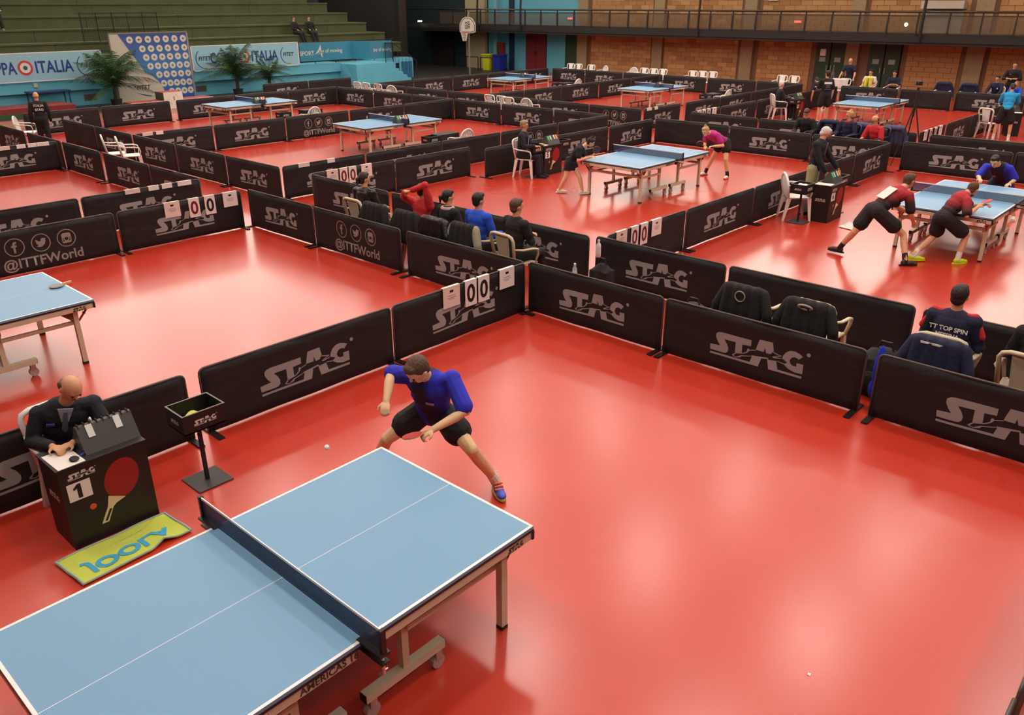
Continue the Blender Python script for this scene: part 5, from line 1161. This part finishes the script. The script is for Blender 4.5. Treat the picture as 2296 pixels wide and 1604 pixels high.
# backdrop panel with round sponsor spots
t = thing('photo_backdrop', 'tall white and blue backdrop panel with rows of round logos', 'backdrop', (16.55, 35.62, .05))
BW_, BH_ = 3.3, 2.65
MB().bx(-BW_/2, BW_/2, 0, .05, 0, BH_).build('board', mat('backdrop_white', lin(196, 196, 180), .6), t)
inst('blue_field', flat_polys([[(-1.3, BH_), (1.62, BH_), (1.62, .02), (.3, .02), (.26, .45), (.1, .75), (-.15, .98), (-.42, 1.12)]], 'blue_field', gradmat('backdrop_blue', [(0, lin(52, 84, 170)), (.5, lin(58, 126, 192)), (1, lin(56, 84, 150))], 2, 0, 2.6, .6)), t, (0, -.004, 0))
dsk = flat_polys(disc(0, 0, .135, 20), 'sponsor_disc', mat('disc_white', lin(214, 216, 200), .6)); dmk = flat_polys([[(-.06, -.015), (.06, -.015), (.06, .015), (-.06, .015)], [(-.02, -.05), (.02, -.05), (.02, .05), (-.02, .05)]], 'disc_mark', mat('disc_mark', lin(110, 116, 124), .7))
for r_, (z, x0, n) in enumerate(((2.42, -.85, 7), (2.06, -.38, 6), (1.72, -.28, 6), (1.37, -.16, 6), (1.02, .16, 5), (.66, .3, 5), (.32, .6, 4))):
    for k in range(n):
        x = x0+(1.45-x0)*k/(n-1); o = inst('sponsor_disc', dsk, t, (x, -.008, z)); inst('disc_mark', dmk, o, (0, -.003, 0))
text('panel_lettering', 'FITET', .24, INK, (-.62, -.008, .55), '-y', t, bold=.004, shear=.2)
inst('emblem', flat_polys([[(-.95, .36), (-.6, .22), (-.35, .17), (-.3, .2), (-.6, .27)], ], 'emblem', mat('emblem_blue', lin(60, 70, 110), .6)), t, (0, -.008, 0)); inst('emblem', flat_polys(disc(-.2, .17, .06, 12), 'emblem', mat('emblem_gold', lin(200, 190, 110), .6)), t, (0, -.008, 0)); inst('emblem', flat_polys([[(-.6, .98), (-.3, .92), (0, .7), (-.3, .86)]], 'emblem', mat('emblem_red', lin(170, 90, 80), .6)), t, (0, -.008, 0))
fr = MB(); [fr.bx(*q) for q in ((-1.67, 1.67, -.01, .06, BH_, BH_+.05), (-1.69, -1.65, -.01, .06, 0, BH_), (1.65, 1.69, -.01, .06, 0, BH_))]; fr.build('frame', mat('frame_grey', lin(130, 128, 116), .4), t)
# banners
BAN = mat('banner_pale_blue', lin(150, 204, 222), .6, var=.03); BAND = mat('banner_blue', lin(54, 140, 170), .6); DBL = mat('banner_letters', lin(34, 66, 140), .6); WHL = mat('banner_white', lin(220, 226, 226), .6)
def fitet(t, x, z, s):
    text('banner_lettering', 'FITET', .24*s, INK, (x, -.02, z), '-y', t, bold=.003, shear=.2)
    inst('emblem', flat_polys([[(x+.42*s*cos(a), z+.42*s*sin(a)) for a in [2.2+i*.25 for i in range(12)]]+[(x+.38*s*cos(a), z+.40*s*sin(a)) for a in [2.2+i*.25 for i in range(11, -1, -1)]]], 'emblem', DBL), t, (0, -.018, 0)); inst('emblem', flat_polys(disc(x+.14*s, z-.39*s, .06*s, 12), 'emblem', mat('emblem_gold', (1, 1, 1))), t, (0, -.019, 0))
def coppa(x0, x1, lab, left=False):
    c = (x0+x1)/2; w = x1-x0; t = thing('banner', lab, 'banner', (c, 36.2, 1.05), 0, 'banners on the bleacher rail')
    MB().bx(-w/2, w/2, -.012, .012, 0, 1.06).build('banner_sheet', BAN, t)
    e = MB(); e.bx(-w/2, w/2, -.016, .016, 0, .04); e.bx(-w/2, w/2, -.016, .016, 1.03, 1.07); e.bx(w/2-.06, w/2, -.016, .016, 0, 1.06); e.bx(-w/2, -w/2+.06, -.016, .016, 0, 1.06); e.build('hem', WHL, t)
    xr = w/2-2.95
    for r0, r1, m in ((.19, .27, mat('cockade_red', lin(204, 58, 58), .6)), (.08, .19, WHL), (0, .08, mat('cockade_green', lin(40, 96, 60), .6))): inst('cockade', flat_polys(ring(xr, .52, r0, r1), 'cockade', m), t, (0, -.02, 0))
    text('banner_lettering', 'ITALIA', .62, DBL, (xr+.34, -.02, .5), '-y', t, bold=.012, align='LEFT', sx=.78); text('banner_lettering', 'COPPA', .62, DBL, (xr-.33, -.02, .5), '-y', t, bold=.012, align='RIGHT', sx=.7)
    fitet(t, w/2-.62, .52, 1)
    if left: fitet(t, -w/2+.6, .52, 1)
coppa(8.4, 14.7, 'pale blue cup banner left of the backdrop, with red ring')
coppa(18.55, 24.1, 'pale blue cup banner right of the backdrop, behind palms', True)
t = thing('banner', 'teal banner with white lettering at the end of the bleachers', 'banner', (26.5, 36.18, 1.2), 0, 'banners on the bleacher rail')
MB().bx(-2.35, .75, -.012, .012, 0, .86).build('banner_sheet', BAND, t); MB().prism([(.75, .0), (1.15, -1.0), (2.6, -1.0), (2.6, -.976), (1.17, -.976), (.77, .02)], 0, .86).build('banner_sheet', BAND, t)
text('banner_lettering', 'SPORT', .28, WHL, (-1.95, -.02, .36), '-y', t, bold=.004); text('banner_lettering', 'Joy of moving', .26, WHL, (-.55, -.02, .44), '-y', t, bold=.002); text('banner_lettering', 'Joy of moving', .24, WHL, (1.98, -1.01, .44), '-y', t, bold=.002, sx=.9)
inst('figure_mark', flat_polys([[(-1.5, .3), (-1.35, .42), (-1.15, .7), (-1.12, .78), (-1.1, .5), (-1.05, .15), (-1.12, .2), (-1.2, .42)]], 'figure_mark', WHL), t, (0, -.02, 0))
# palms
LEAF = mat('palm_green', lin(50, 92, 44), .6, var=.25, vscale=3); LEAFD = mat('palm_dark', lin(36, 62, 40), .6, var=.2, vscale=3); TRK = mat('palm_trunk', lin(60, 52, 38), .9); POT = mat('dark_pot', lin(40, 36, 32), .7)
def palm(u, v, h, n, label, seed, sp=1.0):
    rd = random.Random(seed); t = thing('potted_palm', label, 'palm', (u, v, 0), 0, 'palms by the bleachers')
    MB().lathe([(.16, 0), (.22, .32), (.24, .34), (.2, .34)]).build('pot', POT, t)
    MB().path([(0, 0, .3), (.02, 0, h*.3), (0, .02, h*.45)], [.08, .07, .05], 8).build('trunk', TRK, t)
    for k in range(n):
        a = 2*pi*k/n*2.4+rd.uniform(-.3, .3); el = rd.uniform(.1, 1.4); L = h*rd.uniform(.5, .68)*sp; z0 = h*rd.uniform(.25, .5)
        fr = MB(); pts = []
        for i in range(9):
            f = i/8; r_ = L*f*cos(el)*(1+.15*f); z = z0+L*(f*sin(el)-.55*f*f*(1.1-.5*sin(el))); pts.append(V3((r_*cos(a), r_*sin(a), max(z, .1))))
        fr.path(pts, [.012*(1-.8*i/8) for i in range(9)], 5)
        sd = V3((-sin(a), cos(a), 0))
        for i in range(1, 34):
            f = i/34*8; j = min(7, int(f)); p = pts[j].lerp(pts[j+1], f-j); tg = (pts[j+1]-pts[j]).normalized(); ln = .34*h/2*sin(pi*min(1, .15+i/37))**.7
            for e in (-1, 1):
                d = (sd*e*.8+tg*.7+V3((0, 0, -.5-.3*rd.random()))).normalized(); q = p+d*ln; wv = tg*.0075*h/2
                fr.add([p-wv, p+wv, p+d*ln*.5+wv*.9, q, p+d*ln*.5-wv*.9], [(0, 1, 2, 3, 4)])
        fr.build('frond', LEAF if rd.random() < .6 else LEAFD, t)
palm(14.3, 34.6, 3.0, 34, 'large potted palm left of the backdrop panel', 3, .95)
palm(19.75, 34.7, 2.8, 30, 'dark potted palm right of the backdrop panel', 5)
palm(21.5, 34.9, 2.2, 26, 'smaller potted palm, rightmost of the three', 9)
# blue bench, vents, socket
t = thing('blue_trestle', 'blue folded trestle table against the bleacher wall, behind walking man', 'table', (12.2, 35.7, 0)); BT = mat('trestle_blue', lin(36, 62, 120), .5)
MB().bx(-.75, .75, -.3, .3, .68, .74).build('table_top', BT, t); [MB().tube((x, y, 0), (x, y, .68), .025).build('leg', BT, t) for x in (-.68, .68) for y in (-.25, .25)]
for k, u in enumerate((14.05, 18.95)):
    t = thing('wall_vent', ('grey square vent in the blue wall left of the palm', 'grey square vent in the blue wall beneath the second banner')[k], 'vent', (u, WV+.17, .3), 0, 'wall vents'); MB().box((0, 0, 0), (.5, .03, .25)).build('vent_frame', mat('vent_grey', lin(110, 106, 96), .6), t)
    for q in range(5): MB().box((0, -.02, -.09+q*.045), (.44, .01, .015)).build('louvre', mat('vent_dark', lin(80, 76, 68), .6), t)
tag(MB().box((0, 0, 0), (.14, .06, .16)).build('socket_box', mat('socket_cream', lin(196, 196, 160), .6), None, (12.0, WV-.03, .92)), 'small cream socket box on the blue bleacher ledge', 'socket')
# basketball hoop
t = thing('basketball_hoop', 'basketball hoop on a pole with white fan-shaped backboard', 'basketball hoop', (34.85, 35.35, 0), R(28))
MB().tube((.25, 0, 0), (.25, 0, 3.45), .05).build('pole', mat('pole_grey', lin(130, 130, 126), .4), t)
bb = [(-.47, 0), (-.47, .42), (-.3, .7), (-.12, .79), (.12, .79), (.3, .7), (.47, .42), (.47, 0), (.3, -.06), (-.3, -.06)]
Mb = Matrix.Translation((0, 0, 2.32)) @ Matrix.Rotation(pi/2, 4, 'Z') @ Matrix.Rotation(pi/2, 4, 'X')
bd = MB().prism(bb, -.02, .02, Mb).build('backboard', mat('board_cream', lin(214, 214, 196), .5), t)
ou = MB(); [ou.path([Mb @ V3((x*k, .36+(y-.36)*k, -.025)) for x, y in bb+bb[:1]], .014, 5) for k in (.86,)]; ou.build('outline', RUB, bd)
fm = MB(); [fm.path([Mb @ V3((-.15+q/8*.3, .2+.08*k+.03*sin(q*.8), -.025)) for q in range(9)], .016, 5) for k in range(5)]; fm.build('flame_mark', RUB, bd)
MB().path([(-.42-.2+.2*cos(a), .2*sin(a), 2.3) for a in [2*pi*i/20 for i in range(21)]], .014, 6).build('rim', mat('rim_orange', lin(220, 90, 70), .5), t)
ne = MB(); [ne.path([(-.62+.2*cos(a), .2*sin(a), 2.3), (-.62+.15*cos(a+.3), .15*sin(a+.3), 2.1), (-.62+.1*cos(a), .1*sin(a), 1.86)], .007, 4) for a in [2*pi*i/14 for i in range(14)]]; [ne.path([(-.62+.2*cos(a), .2*sin(a), 2.3), (-.62+.15*cos(a-.3), .15*sin(a-.3), 2.1), (-.62+.1*cos(a), .1*sin(a), 1.86)], .007, 4) for a in [2*pi*i/14 for i in range(14)]]
ne.build('net', C_['white'], t)
MB().tube((.25, 0, 3.4), (-.02, 0, 3.0), .03).tube((.25, 0, 3.0), (-.02, 0, 2.6), .03).build('arm', mat('pole_grey', (1, 1, 1)), t)
# bins and frames under the gallery
for k, (u, v, m, lab) in enumerate(((38.6, 37.3, mat('bin_yellow', lin(204, 204, 40), .5), 'yellow wheeled bin under the gallery corner'), (38.6, 36.4, mat('bin_blue', lin(36, 44, 150), .5), 'dark blue wheeled bin under the gallery corner'))):
    t = thing('wheeled_bin', lab, 'bin', (u, v, 0), 0, 'wheeled bins'); MB().prism([(-.26, 0), (.26, 0), (.32, .85), (-.32, .85)], -.3, .3, Matrix.Rotation(pi/2, 4, 'Z') @ Matrix.Rotation(pi/2, 4, 'X')).build('bin_body', m, t); MB().box((0, 0, .89), (.7, .7, .07)).build('bin_lid', m, t); [MB().tube((.25, y-.03, .1), (.25, y+.03, .1), .1).build('wheel', RUB, t) for y in (-.25, .25)]
t = thing('fire_cabinet', 'red fire cabinet on the blue corner wall beside the bins', 'cabinet', (39.3, 37.0, .9)); MB().box((0, 0, .3), (.2, .55, .75)).build('cabinet_body', mat('fire_red', lin(170, 40, 40), .5), t); MB().box((-.11, .0, .3), (.02, .4, .5)).build('cabinet_door', mat('fire_glass', lin(110, 70, 60), .3), t)
t = thing('tubular_frame', 'black tubular frame standing before the wheeled bins', 'frame', (37.4, 37.0, 0)); [MB().tube((0, y, 0), (0, y, .8), .03).build('post', RUB, t) for y in (-1.1, -.1, .1, 1.1)]; [MB().tube((0, y0, .8), (0, y0+1.0, .8), .03).build('rail', RUB, t) for y0 in (-1.1, .1)]
tag(MB().prism([(-.012, -.01), (.014, -.006), (.01, .012), (-.008, .01)], 0, .004).build('paper_scrap', PAP, None, (4.09, 1.24, 0)), 'tiny white paper scrap on the open floor, lower right', 'paper')
